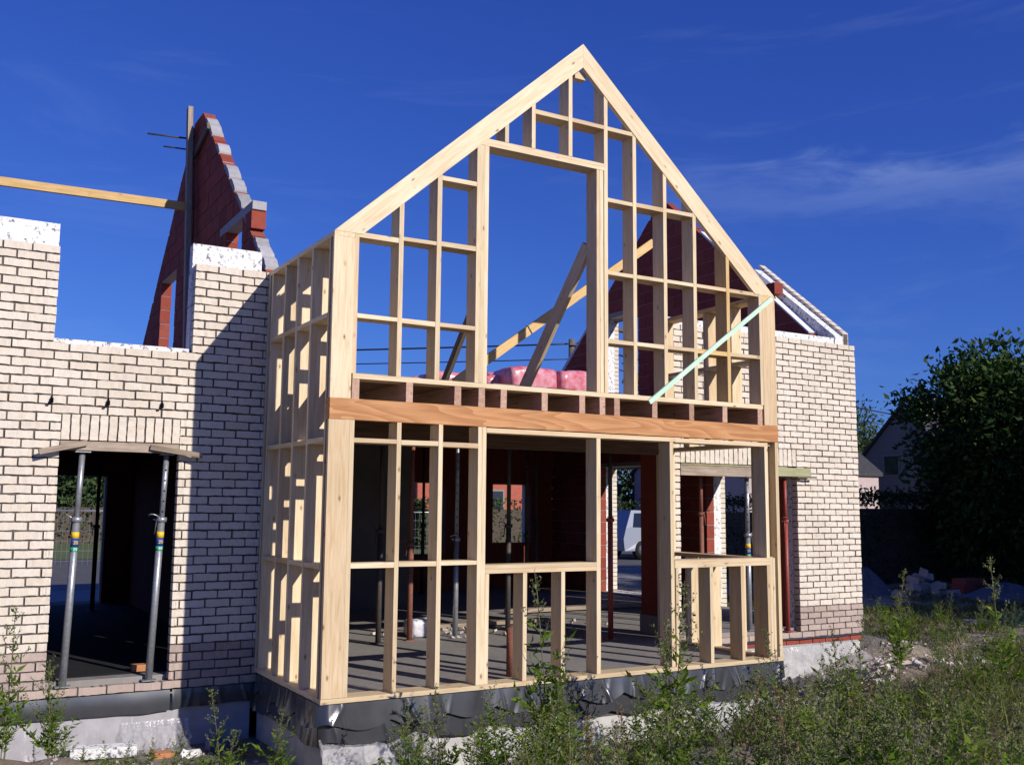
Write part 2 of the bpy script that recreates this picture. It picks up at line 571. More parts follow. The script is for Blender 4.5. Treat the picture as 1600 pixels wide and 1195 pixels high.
def prism(name, poly, axis, a0, a1, mat, parent=None):
    """convex polygon in the plane normal to axis, extruded from a0 to a1.
    axis 'X': poly is (y,z); axis 'Y': poly is (x,z)"""
    n = len(poly)
    V = []
    for a in (a0, a1):
        for (u, v) in poly:
            V.append((a, u, v) if axis == 'X' else (u, a, v))
    F = [tuple(range(n)), tuple(range(2 * n - 1, n - 1, -1))]
    for i in range(n):
        j = (i + 1) % n
        F.append((i, i + n, j + n, j))
    c = np.array(V).mean(0)
    me = mesh(name, [tuple(np.array(v) - c) for v in V], F, mat)
    bm = bmesh.new(); bm.from_mesh(me); bmesh.ops.recalc_face_normals(bm, faces=bm.faces); bm.to_mesh(me); bm.free()
    return put(name, me, parent, c)


def clip(poly, a, b, c):
    """keep the part of the polygon where a*u+b*v <= c"""
    out = []
    for i in range(len(poly)):
        p, q = poly[i], poly[(i + 1) % len(poly)]
        fp, fq = a * p[0] + b * p[1] - c, a * q[0] + b * q[1] - c
        if fp <= 0: out.append(p)
        if fp * fq < 0:
            s = fp / (fp - fq)
            out.append((p[0] + s * (q[0] - p[0]), p[1] + s * (q[1] - p[1])))
    return out


def leaves(P, D, U, L, W, bend=.15):
    """leaf quads: base points P, directions D, side vectors U, lengths L, widths W -> V,F (rhombus, 1 quad each)"""
    n = len(P)
    L = np.asarray(L)[:, None]; W = np.asarray(W)[:, None]
    Nn = np.cross(D, U)
    a = P; c_ = P + D * L - Nn * L * bend
    mid = P + D * L * .45 + Nn * L * bend * .4
    V = np.stack([a, mid + U * W * .5, c_, mid - U * W * .5], 1).reshape(-1, 3)
    F = np.arange(4 * n).reshape(n, 4)
    return V, F


def unit(v):
    return v / np.maximum(np.linalg.norm(v, axis=-1, keepdims=True), 1e-9)


def smooth01(a, b, x):
    t_ = np.clip((x - a) / (b - a), 0, 1)
    return t_ * t_ * (3 - 2 * t_)


# ------------------------------------------------------------------ ground and setting
D = 1.734            # facade plane of the masonry house
LX = 4.716           # width of the timber frame
ZK = lambda k: 0.26 + k * 0.0745   # top of brick course k-1


def vnoise(x, y, s, seed=0):
    """cheap value noise"""
    xi, yi = np.floor(x * s), np.floor(y * s)
    fx, fy = x * s - xi, y * s - yi
    h = lambda a, b_: np.modf(np.sin(a * 127.1 + b_ * 311.7 + seed * 74.7) * 43758.5453)[0] % 1.0
    fx = fx * fx * (3 - 2 * fx); fy = fy * fy * (3 - 2 * fy)
    return (h(xi, yi) * (1 - fx) + h(xi + 1, yi) * fx) * (1 - fy) + (h(xi, yi + 1) * (1 - fx) + h(xi + 1, yi + 1) * fx) * fy


def gz(x, y):
    x = np.asarray(x, dtype=float); y = np.asarray(y, dtype=float)
    dx = np.maximum(np.maximum(-6.0 - x, x - 7.9), 0); dy = np.maximum(np.maximum(1.73 - y, y - 8.9), 0)
    d1 = np.hypot(dx, dy)
    dx = np.maximum(np.maximum(0 - x, x - 4.7), 0); dy = np.maximum(np.maximum(-y, y - 1.73), 0)
    d = np.minimum(d1, np.hypot(dx, dy))
    low = -.60 + .30 * smooth01(6.6, 8.1, x) * smooth01(.4, 1.7, y)
    t_ = smooth01(.75, 1.9, d + .5 * (vnoise(x, y, .9, 3) - .5))
    z = low + (-.22 - low) * t_
    far = smooth01(9, 11.5, y) + smooth01(22, 26, x) + smooth01(30, 40, -x) + smooth01(12, 20, -y)
    far = np.clip(far, 0, 1)
    amp = (1 - far) * (.25 + .75 * smooth01(0, .5, d))
    z = z + amp * (.10 * (vnoise(x, y, 1.3, 1) - .5) + .06 * (vnoise(x, y, 4.1, 2) - .5) + .03 * (vnoise(x, y, 11, 5) - .5))
    return z * (1 - far) + -.32 * far


gx = np.concatenate([np.linspace(-900, -60, 8), np.linspace(-50, -8, 15), np.arange(-6, 22, .11), np.linspace(23, 60, 20), np.linspace(80, 1200, 10)])
gy = np.concatenate([np.linspace(-900, -40, 8), np.linspace(-30, -10, 8), np.arange(-9, 12, .11), np.linspace(13, 60, 20), np.linspace(80, 1400, 10)])
XX, YY = np.meshgrid(gx, gy, indexing='ij')
V = np.stack([XX, YY, gz(XX, YY)], -1).reshape(-1, 3)
I = np.arange(len(gx) * len(gy)).reshape(len(gx), len(gy))
F = np.stack([I[:-1, :-1], I[1:, :-1], I[1:, 1:], I[:-1, 1:]], -1).reshape(-1, 4)
o = put('ground', qmesh('ground', V, F, 'soil', smooth=True)); o['kind'] = 'structure'


def sheet(name, x0, x1, y0, y1, z, mat):
    me = mesh(name, [(x0, y0, 0), (x1, y0, 0), (x1, y1, 0), (x0, y1, 0)], [(0, 1, 2, 3)], mat)
    o = put(name, me, None, (0, 0, z)); o['kind'] = 'structure'
    return o


sheet('pavement', -60, 80, 12.5, 15.5, -.312, 'paving')
sheet('road', -80, 110, 15.5, 27.0, -.316, 'asphalt')
sheet('lawn', -80, 110, 27.0, 75, -.312, 'lawn_ground')
o = boxes('kerb', [(-60, 80, 15.38, 15.5, -.34, -.22)], 'mortar_grey'); o['kind'] = 'structure'

# ------------------------------------------------------------------ masonry house
house = empty('brick_house', (2.0, 5.3, 0), 'unfinished roofless brick house with cream facade and open red block gables', 'house')

# brick shapes: hand-made look, wavy long edges, slightly bulging face; origin at the lower front left corner, unit length in X
BR = []
for k in range(10):
    n = 7
    xs = np.linspace(0, 1, n)
    top = .0610 + rng.uniform(-.0028, .0028, n); bot = .0 + rng.uniform(-.0028, .0028, n)
    e0, e1 = rng.uniform(0, .012, 2)
    V, F = [], []
    for i in range(n):
        x = xs[i] + (e0 if i == 0 else 0) - (e1 if i == n - 1 else 0)
        yf = rng.uniform(-.0025, .0025)
        V += [(x, yf, bot[i]), (x, yf + rng.uniform(-.001, .003), top[i]), (x, .095, top[i]), (x, .095, bot[i])]
    for i in range(n - 1):
        a, b_ = 4 * i, 4 * i + 4
        F += [(a, b_, b_ + 1, a + 1), (a + 1, b_ + 1, b_ + 2, a + 2), (a, a + 3, b_ + 3, b_)]
    F += [(0, 1, 2, 3), (4 * n - 4, 4 * n - 1, 4 * n - 2, 4 * n - 3)]
    BR.append((np.array(V), F))
BR_ME = {}


def brick_me(v, mat):
    if (v, mat) not in BR_ME:
        BR_ME[(v, mat)] = mesh('brick', BR[v][0], BR[v][1], mat, rnd=np.zeros(len(BR[v][1])))
    return BR_ME[(v, mat)]


def course_spans(spans, x0, x1, phase):
    """bricks of one course over the given clear spans; joints on a grid of .22 with phase"""
    out = []
    for a, b_ in spans:
        k = math.floor((a - phase) / .22)
        x = a
        while x < b_ - .02:
            nx = min(phase + (k + 1) * .22, b_)
            if nx - x < .05 and nx < b_:
                k += 1; nx = min(phase + (k + 1) * .22, b_)
            if b_ - nx < .05: nx = b_
            out.append((x, nx)); x = nx; k += 1
    return out


BRICKS = []          # (x0, x1, k, y)
for k in range(-5, 45):
    ph = -1.892 + (.11 if (k % 2 == 0) else 0) + rng.uniform(-.008, .008)
    spans = [(-6.0, .05)]
    if -4 <= k < 26:
        spans = [(-6.0, -1.695), (-.742, .05)]
    if k >= 34:
        spans = [(-6.0, -1.785), (-.672, .05)]
    for s_ in course_spans(spans, -6.0, .05, ph):
        BRICKS.append((s_[0], s_[1], k))
for k in range(-5, 45):
    ph = 7.9 - 36 * .22 + (.11 if (k % 2 == 0) else 0) + rng.uniform(-.008, .008)
    spans = [(4.735, 7.9)]
    if -4 <= k < 26:
        spans = [(4.735, 4.905), (6.77, 7.9)]
    for s_ in course_spans(spans, 4.735, 7.9, ph):
        BRICKS.append((s_[0], s_[1], k))

# backing behind the open joints, one per facade; the bricks belong to it
left_leaf = boxes('outer_leaf', [
    (-6.0, -1.71, D + .016, D + .09, ZK(-5), ZK(34)), (-6.0, -1.80, D + .016, D + .09, ZK(34), ZK(45) - .01),
    (-.727, .04, D + .016, D + .09, ZK(-5), ZK(34)), (-.657, .04, D + .016, D + .09, ZK(34), ZK(45) - .01),
    (-1.71, -.727, D + .016, D + .09, ZK(-5), ZK(-4) - .012), (-1.71, -.727, D + .016, D + .09, ZK(23) + .012, ZK(34) - .012)], 'mortar_dark', house)
right_leaf = boxes('outer_leaf', [
    (4.75, 4.89, D + .016, D + .09, ZK(-5), ZK(45) - .01), (6.785, 7.89, D + .016, D + .09, ZK(-5), ZK(45) - .01),
    (4.89, 6.785, D + .016, D + .09, ZK(-5), ZK(-4) - .012), (4.89, 6.785, D + .016, D + .09, ZK(23) + .012, ZK(45) - .01)], 'mortar_dark', house)
near = [q for q in BRICKS if -2.35 < (q[0] + q[1]) / 2 < .2]
rest = [q for q in BRICKS if not (-2.35 < (q[0] + q[1]) / 2 < .2)]
near.sort(key=lambda q: -(q[1] - q[0]) * (1 + .1 * (q[1] < -.7)))
rest += near[300:]
RV, RF, RI, RR = [], [], [], []


def brick_local(q):
    x0, x1, k = q
    g = .012
    return (x0 + g / 2, D + rng.uniform(-.004, .004), ZK(k) + .005 + rng.uniform(-.0018, .0018)), (x1 - x0 - g + rng.uniform(-.004, .003), 1, rng.uniform(.97, 1.03))


for q in near[:300]:
    l_, s_ = brick_local(q)
    put('brick', brick_me(int(rng.integers(10)), 'brick_dirty' if q[2] < 0 else 'brick_cream'), left_leaf, l_, (rng.uniform(-.01, .01), rng.uniform(-.006, .006), rng.uniform(-.008, .008)), s_)
for q in rest:
    l_, s_ = brick_local(q)
    v_, f_ = BR[int(rng.integers(10))]
    k0 = sum(len(a) for a in RV)
    RV.append(v_ * np.array(s_) + np.array(l_))
    RF += [tuple(i + k0 for i in f) for f in f_]
    RI += [1 if q[2] < 0 else 0] * len(f_)
    RR += [rng.random()] * len(f_)
o = put('brick_courses', mesh('brick_courses', np.concatenate(RV), RF, ['brick_cream', 'brick_dirty'], idx=RI, rnd=RR), house)
o['kind'] = 'stuff'
# soldier courses over the openings
for x0, cnt, leaf in ((-1.703, 13, left_leaf), (4.905, 25, right_leaf)):
    for i in range(cnt):
        x = x0 + i * .0745 + .0745 - .005
        put('soldier_brick', brick_me(int(rng.integers(10)), 'brick_cream'), leaf, (x, D + rng.uniform(-.003, .003), ZK(23) + .006), (0, -math.pi / 2, 0), (.212, 1, 1))

# small wire hooks sticking out above the door lintel
for (x, z) in ((-1.785 + .0, 2.30), (-1.345, 2.302), (-.905, 2.304)):
    boxes('wall_tie', [(x - .012, x + .012, D - .03, D + .02, z - .022, z + .018), (x - .03, x - .008, D - .05, D - .03, z - .03, z - .018), (x - .004, x + .006, D - .02, D, z + .018, z + .04)], 'hole', house)

# insulation boards and inner leaf of the facade
FOAM = [(-6.0, -1.795, ZK(34), 3.822), (-.680, -.045, ZK(34), 3.812)]
for x0, x1, z0, z1 in FOAM:
    boxes('foam_board', [(x0, x1, D + .10, D + .22, -.1, z1)], 'foam_white', house)
boxes('foam_board', [(-1.795, -.680, D + .055, D + .22, ZK(26) + .05, 2.83)], 'foam_white', house)
boxes('foam_board', [(4.76, 4.90, D + .10, D + .22, -.1, 3.70), (6.775, 7.62, D + .10, D + .22, -.1, 3.70), (4.90, 6.775, D + .10, D + .22, 2.0, 3.70)], 'foam_white', house)
boxes('inner_leaf', [(-6.0, -1.83, D + .221, D + .36, 0, 3.4), (-.66, 0.02, D + .221, D + .36, 0, 3.4), (-1.83, -.66, D + .221, D + .36, 1.97, 2.80)], 'block_red', house)
# red block pier where the facade opens to the timber part, on a concrete footing block
boxes('inner_leaf', [(4.745, 4.885, D + .095, D + .545, .22, 2.55)], 'block_red', house)
boxes('inner_leaf', [(6.80, 7.5, D + .221, D + .36, 0, 3.4), (4.89, 6.80, D + .221, D + .36, 2.02, 3.4), (4.745, 4.885, D + .221, D + .36, 2.8, 3.4)], 'block_red', house)
boxes('footing_block', [(4.73, 4.90, D + .10, D + .56, -.05, .215)], 'concrete', house)
boxes('inner_leaf', [(.0, .02, D + .0, D + .36, 0, 2.55)], 'block_red', house)

# floors
boxes('ground_slab', [(-6.0, 7.8, D + .09, 8.9, -.35, .0), (.03, 4.69, .03, D + .09, -.35, .003)], 'concrete', house)
boxes('floor_sheet', [(-5.9, .05, D + .24, 8.5, .002, .006)], 'membrane_dull', house)
boxes('floor_slab', [(-5.9, 7.5, D + .37, 8.55, 2.55, 2.78)], 'concrete', house)


# ---- cross walls of red blocks with raked tops, openings cut out course by course
def block_wall(X0, X1, y0, y1, zb, rake, holes, parent, count_limit, name='block', mat='block_red', bl=.30, bh=.2, g=.010):
    """wall in the plane X, blocks clipped by the rake half planes [(a,b,c)] in (y,z)"""
    n = 0
    k = 0
    shared = {}
    z = zb
    while z < 7.2:
        z1 = z + bh
        spans = [(y0, y1)]
        for (h0, h1, hz0, hz1) in holes:
            if hz0 < z + bh / 2 < hz1:
                ns = []
                for a, b_ in spans:
                    if h0 > a: ns.append((a, min(b_, h0)))
                    if h1 < b_: ns.append((max(a, h1), b_))
                spans = [q for q in ns if q[1] - q[0] > .02]
        ph = y0 + (bl / 2 if k % 2 else 0)
        for a, b_ in spans:
            i = math.floor((a - ph) / bl); y = a
            while y < b_ - .02:
                ny = min(ph + (i + 1) * bl, b_)
                i += 1
                if ny - y < .07 and ny < b_:
                    ny = min(ph + (i + 1) * bl, b_); i += 1
                if b_ - ny < .07: ny = b_
                poly = [(y + g / 2, z + g / 2), (ny - g / 2, z + g / 2), (ny - g / 2, z1 - g / 2), (y + g / 2, z1 - g / 2)]
                full = True
                for (pa, pb, pc) in rake:
                    q = clip(poly, pa, pb, pc)
                    if len(q) != len(poly) or any(abs(u[0] - w_[0]) + abs(u[1] - w_[1]) > 1e-6 for u, w_ in zip(q, poly)): full = False
                    poly = q
                    if len(poly) < 3: break
                if len(poly) >= 3:
                    ar = abs(sum(poly[j][0] * poly[(j + 1) % len(poly)][1] - poly[(j + 1) % len(poly)][0] * poly[j][1] for j in range(len(poly)))) / 2
                    if ar > .002:
                        key = round(ny - y, 3)
                        jx = rng.uniform(-.003, .003)
                        if full and key in shared:
                            put(name, shared[key], parent, ((X0 + X1) / 2 + jx, (y + ny) / 2, (z + z1) / 2))
                        else:
                            o = prism(name, poly, 'X', X0 + jx, X1 + jx, mat, parent)
                            if full: shared[key] = o.data
                        n += 1
                y = ny
        z = z1
        k += 1
    return n


SL = .871
# cross gable over the joint with the timber part
G0, G1 = .08, .22
core = [(-SL, 1, 3.81 - SL * 2.23), (SL, 1, 6.36 + SL * 5.60), (0, 1, 6.36)]
holesL = [(3.06, 3.74, 2.8, 4.50), (6.30, 7.26, 2.8, 4.55)]


def gable_core(name, X0, X1, polys, parent):
    """mortar body behind the block joints, several convex prisms as one piece"""
    V, F = [], []
    for poly in polys:
        n = len(poly); k = len(V)
        for a in (X0, X1):
            V += [(a, u, v) for u, v in poly]
        F += [tuple(k + i for i in range(n)), tuple(k + i for i in range(2 * n - 1, n - 1, -1))]
        F += [(k + i, k + i + n, k + (i + 1) % n + n, k + (i + 1) % n) for i in range(n)]
    me = mesh(name, V, F, 'mortar_grey', rnd=np.zeros(len(F)))
    bm = bmesh.new(); bm.from_mesh(me); bmesh.ops.recalc_face_normals(bm, faces=bm.faces); bm.to_mesh(me); bm.free()
    return put(name, me, parent)


def cells(y0, y1, zb, rake, holes):
    """split a raked wall with rectangular holes into convex cells"""
    ys = sorted(set([y0, y1] + [y for h in holes for y in h[:2] if y0 < y < y1]))
    out = []
    for a, b_ in zip(ys[:-1], ys[1:]):
        hs = [h for h in holes if h[0] <= a + 1e-6 and h[1] >= b_ - 1e-6]
        bands = [(zb, 9.0)]
        for h in hs:
            nb = []
            for (p, q) in bands:
                if h[2] > p + 1e-6: nb.append((p, min(q, h[2])))
                if h[3] < q: nb.append((max(p, h[3]), q))
            bands = nb
        for (p, q) in bands:
            poly = [(a, p), (b_, p), (b_, q), (a, q)]
            for (pa, pb, pc) in rake:
                poly = clip(poly, pa, pb, pc)
                if len(poly) < 3: break
            if len(poly) >= 3: out.append(poly)
    return out


inset = [(a, b_, c - .012) for a, b_, c in core]
hl = [(h[0] - .012, h[1] + .012, h[2], h[3] + .012) for h in holesL]
left_gable = gable_core('gable_wall', G0 + .008, G1 - .008, cells(2.12, 8.55, 2.78, inset, hl), house)
block_wall(G0, G1, 2.11, 8.56, 2.78, core, holesL, left_gable, 400)
# concrete lintel, its raised end and the loose block beside it
boxes('lintel', [(G0 - .003, G1 + .003, 2.68, 4.0, 4.475, 4.565)], 'mortar_grey', left_gable)
boxes('block', [(G0 - .004, G1 + .006, 2.70, 2.94, 4.28, 4.473)], 'block_red', left_gable)
# mortar smeared over the raked edge
for i, (ya, yb) in enumerate(((2.14, 2.30), (2.31, 2.46), (2.47, 2.60), (2.90, 3.12), (3.13, 3.38), (3.45, 3.66), (3.70, 3.95), (4.22, 4.40), (4.62, 4.98))):
    n = 5
    V, F = [], []
    for j in range(n + 1):
        y = ya + (yb - ya) * j / n
        z = 3.81 + SL * (y - 2.23)
        h = .012 + .018 * rng.random() + .02 * math.sin(math.pi * j / n)
        V += [(G0 - .006, y, z - .02), (G0 - .004 + .01 * rng.random(), y - .01, z + h), (G1 - .01 * rng.random(), y - .01, z + h), (G1 + .004, y, z - .02)]
    for j in range(n):
        a, b_ = 4 * j, 4 * j + 4
        F += [(a, a + 1, b_ + 1, b_), (a + 1, a + 2, b_ + 2, b_ + 1), (a + 2, a + 3, b_ + 3, b_ + 2)]
    F += [(3, 2, 1, 0), (4 * n, 4 * n + 1, 4 * n + 2, 4 * n + 3)]
    put('mortar_bed', mesh('mortar_bed', V, F, 'mortar_grey'), left_gable)

# end gable: red inner leaf, foam, cream outer leaf
R0, R1 = 7.5, 7.645
rakeR = [(-SL, 1, 3.80 - SL * 2.15), (SL, 1, 6.42 + SL * 5.33), (0, 1, 6.40)]
holesR = [(3.05, 4.25, -.1, 2.03), (5.85, 7.02, .02, 2.13), (5.9, 6.95, 2.9, 4.75)]
inset = [(a, b_, c - .012) for a, b_, c in rakeR]
hr = [(h[0] - .012, h[1] + .012, h[2], h[3] + .012) for h in holesR]
end_gable = gable_core('gable_wall', R0 + .008, R1, cells(D + .36, 8.56, 0.0, inset, hr), house)
block_wall(R0, R1 - .002, D + .36, 8.57, 0.0, rakeR, holesR, end_gable, 400)
SO = .82
fo = [(-SO, 1, 3.985 - SO * 2.15), (SO, 1, 3.985 - SO * 2.15 + SO * 10.66), (0, 1, 6.55)]
low = lambda rk, dz_: [(rk[0][0], rk[0][1], rk[0][2] - dz_)] + rk[1:]
fh = [(h[0] - .0, h[1] + .02, h[2], h[3] + .02) for h in holesR]
foam_gable = gable_core('foam_board', 7.65, 7.795, cells(1.84, 3.30, -.1, fo, fh) + cells(3.30, 8.7, -.1, low(fo, .20), fh), house)
foam_gable.data.materials.clear(); foam_gable.data.materials.append(MATS['foam_white'])
bo = [(-SO, 1, 4.04 - SO * 2.15), (SO, 1, 4.04 - SO * 2.15 + SO * 10.66), (0, 1, 6.62)]
hb = [(h[0] - .01, h[1] + .035, h[2], h[3] - .03) for h in holesR]
outer = gable_core('outer_leaf', 7.812, 7.885, cells(D + .1, 3.26, -.1, [(a, b_, c - .012) for a, b_, c in bo], [(h[0] - .012, h[1] + .012, h[2], h[3] + .012) for h in hb]) + cells(3.26, 8.9, -.1, low([(a, b_, c - .012) for a, b_, c in bo], .34), [(h[0] - .012, h[1] + .012, h[2], h[3] + .012) for h in hb]), house)
outer.data.materials.clear(); outer.data.materials.append(MATS['mortar_dark'])
# its bricks as one piece (only the jambs and the raked top show)
V, F, Rr = [], [], []
k = 0
z = ZK(-5)
while z < 6.7:
    y = D + .1 + (.11 if k % 2 else 0)
    spans = [(D + .1, 8.9)]
    for (h0, h1, hz0, hz1) in hb:
        if hz0 < z + .03 < hz1:
            spans = [q for a, b_ in spans for q in ((a, min(b_, h0)), (max(a, h1), b_)) if q[1] - q[0] > .02]
    for a, b_ in spans:
        i = math.floor((a - y) / .22); yy = a
        while yy < b_ - .02:
            ny = min(y + (i + 1) * .22, b_); i += 1
            poly = [(yy + .005, z + .005), (ny - .005, z + .005), (ny - .005, z + .0695), (yy + .005, z + .0695)]
            for (pa, pb, pc) in (bo if yy < 3.2 else low(bo, .34)):
                poly = clip(poly, pa, pb, pc)
                if len(poly) < 3: break
            if len(poly) >= 3:
                n = len(poly); q0 = len(V); j = rng.uniform(-.003, .003)
                for a_ in (7.80 + j, 7.90 + j):
                    V += [(a_, u, v) for u, v in poly]
                F += [tuple(q0 + i2 for i2 in range(n)), tuple(q0 + i2 for i2 in range(2 * n - 1, n - 1, -1))]
                F += [(q0 + i2, q0 + (i2 + 1) % n, q0 + (i2 + 1) % n + n, q0 + i2 + n) for i2 in range(n)]
                Rr += [rng.random()] * (n + 2)
            yy = ny
    z += .0745; k += 1
me = mesh('brick_courses', V, F, 'brick_cream', rnd=Rr)
bm = bmesh.new(); bm.from_mesh(me); bmesh.ops.recalc_face_normals(bm, faces=bm.faces); bm.to_mesh(me); bm.free()
o = put('brick_courses', me, outer); o['kind'] = 'stuff'
# pale mortar line on the raked inner leaf, a loose block and a dark ridge wrap
stick('mortar_bed', (7.57, 2.15, 3.80 + .012), (7.57, 3.35, 3.80 + SL * 1.2 + .012), .15, .022, end_gable, 'debris_white')
boxes('block', [(7.44, 7.60, 2.70, 2.86, 4.44, 4.60)], 'block_red', end_gable)
stick('mortar_bed', (7.57, 3.40, 4.90), (7.57, 4.3, 5.70), .15, .03, end_gable, 'debris_white')

# rear wall with openings, its raw inner face
rear = [(-6.0, -1.55), (-.30, 4.62), (5.30, 6.24), (7.05, 7.5)]
boxes('rear_wall', [(a, b_, 8.56, 8.70, 0, 3.62) for a, b_ in rear] + [(-1.55, -.30, 8.56, 8.70, 1.86, 3.62), (4.62, 5.30, 8.56, 8.70, 1.86, 3.62), (6.24, 7.05, 8.56, 8.70, 1.86, 3.62), (6.24, 7.05, 8.56, 8.70, 0, .80), (4.62, 5.30, 8.56, 8.70, 0, .62)], 'block_red', house)
boxes('rear_wall', [(a - .0, b_ + .0, 8.81, 8.91, -.1, 3.50) for a, b_ in ((-6.0, -1.56), (-.29, 4.61), (5.31, 6.23), (7.06, 7.5))] + [(-1.56, -.29, 8.81, 8.91, 1.85, 3.5), (4.61, 5.31, 8.81, 8.91, 1.85, 3.5), (6.23, 7.06, 8.81, 8.91, 1.85, 3.5), (6.23, 7.06, 8.81, 8.91, -.1, .79), (4.61, 5.31, 8.81, 8.91, -.1, .61)], 'brick_cream', house)
boxes('left_wall', [(-3.75, -6.01, D + .1, 8.9, -.1, 3.4)], 'block_red', house)
# ground floor cross walls (the inner pair coloured dark in place of interior shade)
boxes('cross_wall', [(.06, .20, D + .36, 8.56, 0, 2.55)], 'block_red', house)
boxes('cross_wall', [(1.1, 3.5, 6.0, 6.14, 0, 2.55), (1.1, 1.24, 6.14, 8.56, 0, 2.55)], 'wall_shade', house)

# ---- foundations, damp-proof membrane
boxes('plinth', [(-6.0, -.02, D + .02, D + .10, -.75, ZK(-5) - .06)], 'plinth', house)
boxes('plinth', [(4.70, 7.86, D + .03, D + .10, -.75, -.215)], 'poly_board', house)
for i in range(14):
    x = 4.75 + i * .224
    boxes('brick', [(x, x + .212, D + .012 + rng.uniform(-.004, .004), D + .1, -.19, -.128)], 'block_red', house)
boxes('mortar_bed', [(4.73, 7.87, D + .022, D + .09, -.214, -.120)], 'mortar_grey', house)


def drape(name, path, z0, z1f, out, parent, seed, nz=7, mat='membrane', step=.03, thick=.0):
    """hanging sheet along a plan path [(x,y)...]; z1f(s) lower edge, bulging outwards by out(s,t)"""
    pts, nor = [], []
    for (a, b_) in zip(path[:-1], path[1:]):
        a = np.array(a); b_ = np.array(b_); L = np.linalg.norm(b_ - a); m_ = max(2, int(L / step))
        nn = np.array([(b_ - a)[1], -(b_ - a)[0]]) / L
        for i in range(m_):
            pts.append(a + (b_ - a) * i / m_); nor.append(nn)
    pts.append(np.array(path[-1])); nor.append(nor[-1])
    pts = np.array(pts); nor = np.array(nor)
    for _ in range(3):
        nor[1:-1] = (nor[:-2] + nor[1:-1] * 2 + nor[2:]) / 4
    nor = unit(nor)
    s = np.concatenate([[0], np.cumsum(np.linalg.norm(np.diff(pts, axis=0), axis=1))])
    V = []
    for i in range(len(s)):
        for j in range(nz):
            t_ = j / (nz - 1)
            z = z0 + (z1f(s[i]) - z0) * t_
            d_ = out(s[i], t_)
            V.append((pts[i][0] + nor[i][0] * d_, pts[i][1] + nor[i][1] * d_, z))
    I_ = np.arange(len(V)).reshape(len(s), nz)
    F_ = np.stack([I_[:-1, :-1], I_[:-1, 1:], I_[1:, 1:], I_[1:, :-1]], -1).reshape(-1, 4)
    return put(name, qmesh(name, np.array(V), F_, mat, smooth=True), parent)


def folds(s, t_, seed, n=40, span=6.0, amp=.02):
    r_ = np.random.default_rng(seed)
    p = r_.uniform(0, span, n); a = r_.uniform(-.6, 1, n) * amp; w_ = r_.uniform(.010, .035, n); sl = r_.uniform(-.10, .10, n)
    return float(np.sum(a * np.exp(-((s - p - sl * t_) / w_) ** 2))) * (.25 + t_)


def wob(s, seed, f=1.0):
    return sum(a * math.sin(s * q * f + seed * (1.7 + i)) for i, (a, q) in enumerate(((.5, 4.1), (.3, 9.7), (.2, 19.3))))


drape('damp_membrane', [(-6.0, D + .01), (-.72, D + .005)], ZK(-5) - .004, lambda s: -.285 + .012 * wob(s, 2), lambda s, t_: .010 + .008 * math.sin(t_ * 2.9) + .012 * t_ + .008 * wob(s, 5, .8) * t_ + folds(s, t_, 11, 30, 2.9, .012), house, 1, step=.012)
drape('damp_membrane', [(-.70, D + .005), (-.02, D + .005)], ZK(-5) - .004, lambda s: -.27 + .01 * wob(s, 3), lambda s, t_: .010 + .008 * math.sin(t_ * 2.6) + .008 * wob(s, 1) * t_ + folds(s, t_, 12, 12, .7, .012), house, 2, step=.012)
drape('damp_membrane', [(4.75, D + .005), (7.9, D + .005), (7.9, D + .3)], ZK(-5) + .002, lambda s: -.128 + .006 * wob(s, 4), lambda s, t_: .004 + .02 * t_ + .006 * wob(s, 7), house, 3, nz=4)

# ------------------------------------------------------------------ timber frame
frame = empty('timber_frame', (0, 0, 0), 'two-storey timber stud frame with pointed gable built onto the brick house', 'timber frame')
T = .038
DP = .165     # stud depth
J = lambda: float(rng.uniform(-.0015, .0015))


def fstud(x0, x1, z0, z1, name='stud', mat='pine', dp=DP):
    j = J()
    return timber(name, x0, x1, j, dp + j, z0, z1, frame, mat)


def raked(x0, x1, z0, zf, name='stud', mat='pine'):
    """gable stud with its top cut to the rafter"""
    j = J()
    L0, L1 = zf(x0) - z0, zf(x1) - z0
    # local X along the length; notched behind the rafter board
    V, F = [], []
    for ya, yb, up in ((j, .041, 0.0), (.041, DP + j, .215)):
        k0 = len(V)
        V += [(0, ya, 0), (0, ya, -(x1 - x0)), (0, yb, -(x1 - x0)), (0, yb, 0), (L0 + up, ya, 0), (L1 + up, ya, -(x1 - x0)), (L1 + up, yb, -(x1 - x0)), (L0 + up, yb, 0)]
        F += [tuple(i + k0 for i in f) for f in BOXF]
    me = mesh(name, V, F, mat)
    bm = bmesh.new(); bm.from_mesh(me); bmesh.ops.recalc_face_normals(bm, faces=bm.faces); bm.to_mesh(me); bm.free()
    return put(name, me, frame, (x0, 0, z0), (0, -math.pi / 2, 0))


zl = lambda x: 4.006 + .894 * (x - .691)          # rafter underside, left slope
zr = lambda x: 4.548 - .898 * (x - 3.397)         # right slope
# plates, beam, joists, deck
timber('bottom_plate', -.002, LX + .005, -.004, DP, -.017, .021, frame)
timber('bottom_plate', 0, .17, DP + .002, D - .01, -.016, .021, frame)
timber('bottom_plate', LX - .17, LX, DP + .002, D - .01, -.016, .021, frame)
timber('floor_beam', 0, LX, -.006, .09, 2.118, 2.279, frame, 'fir_red')
for x in (.181, .641, 1.078, 1.303, 1.515, 1.925, 2.32, 2.539, 2.702, 3.134, 3.576, 3.996, 4.457):
    timber('floor_joist', x, x + .06, .002 + J(), D + .30, 2.281, 2.438, frame, 'joist')
for i in range(4):
    boxes('deck_board', [(.18 + i * 1.09, .18 + (i + 1) * 1.09 - .004, DP + .005, D + .36, 2.4395, 2.4575)], 'board', frame)
timber('upper_plate', .183, 4.53, J(), DP, 2.44, 2.479, frame)
timber('top_plate', 1.384, 3.398, J(), DP, 2.068, 2.107, frame)
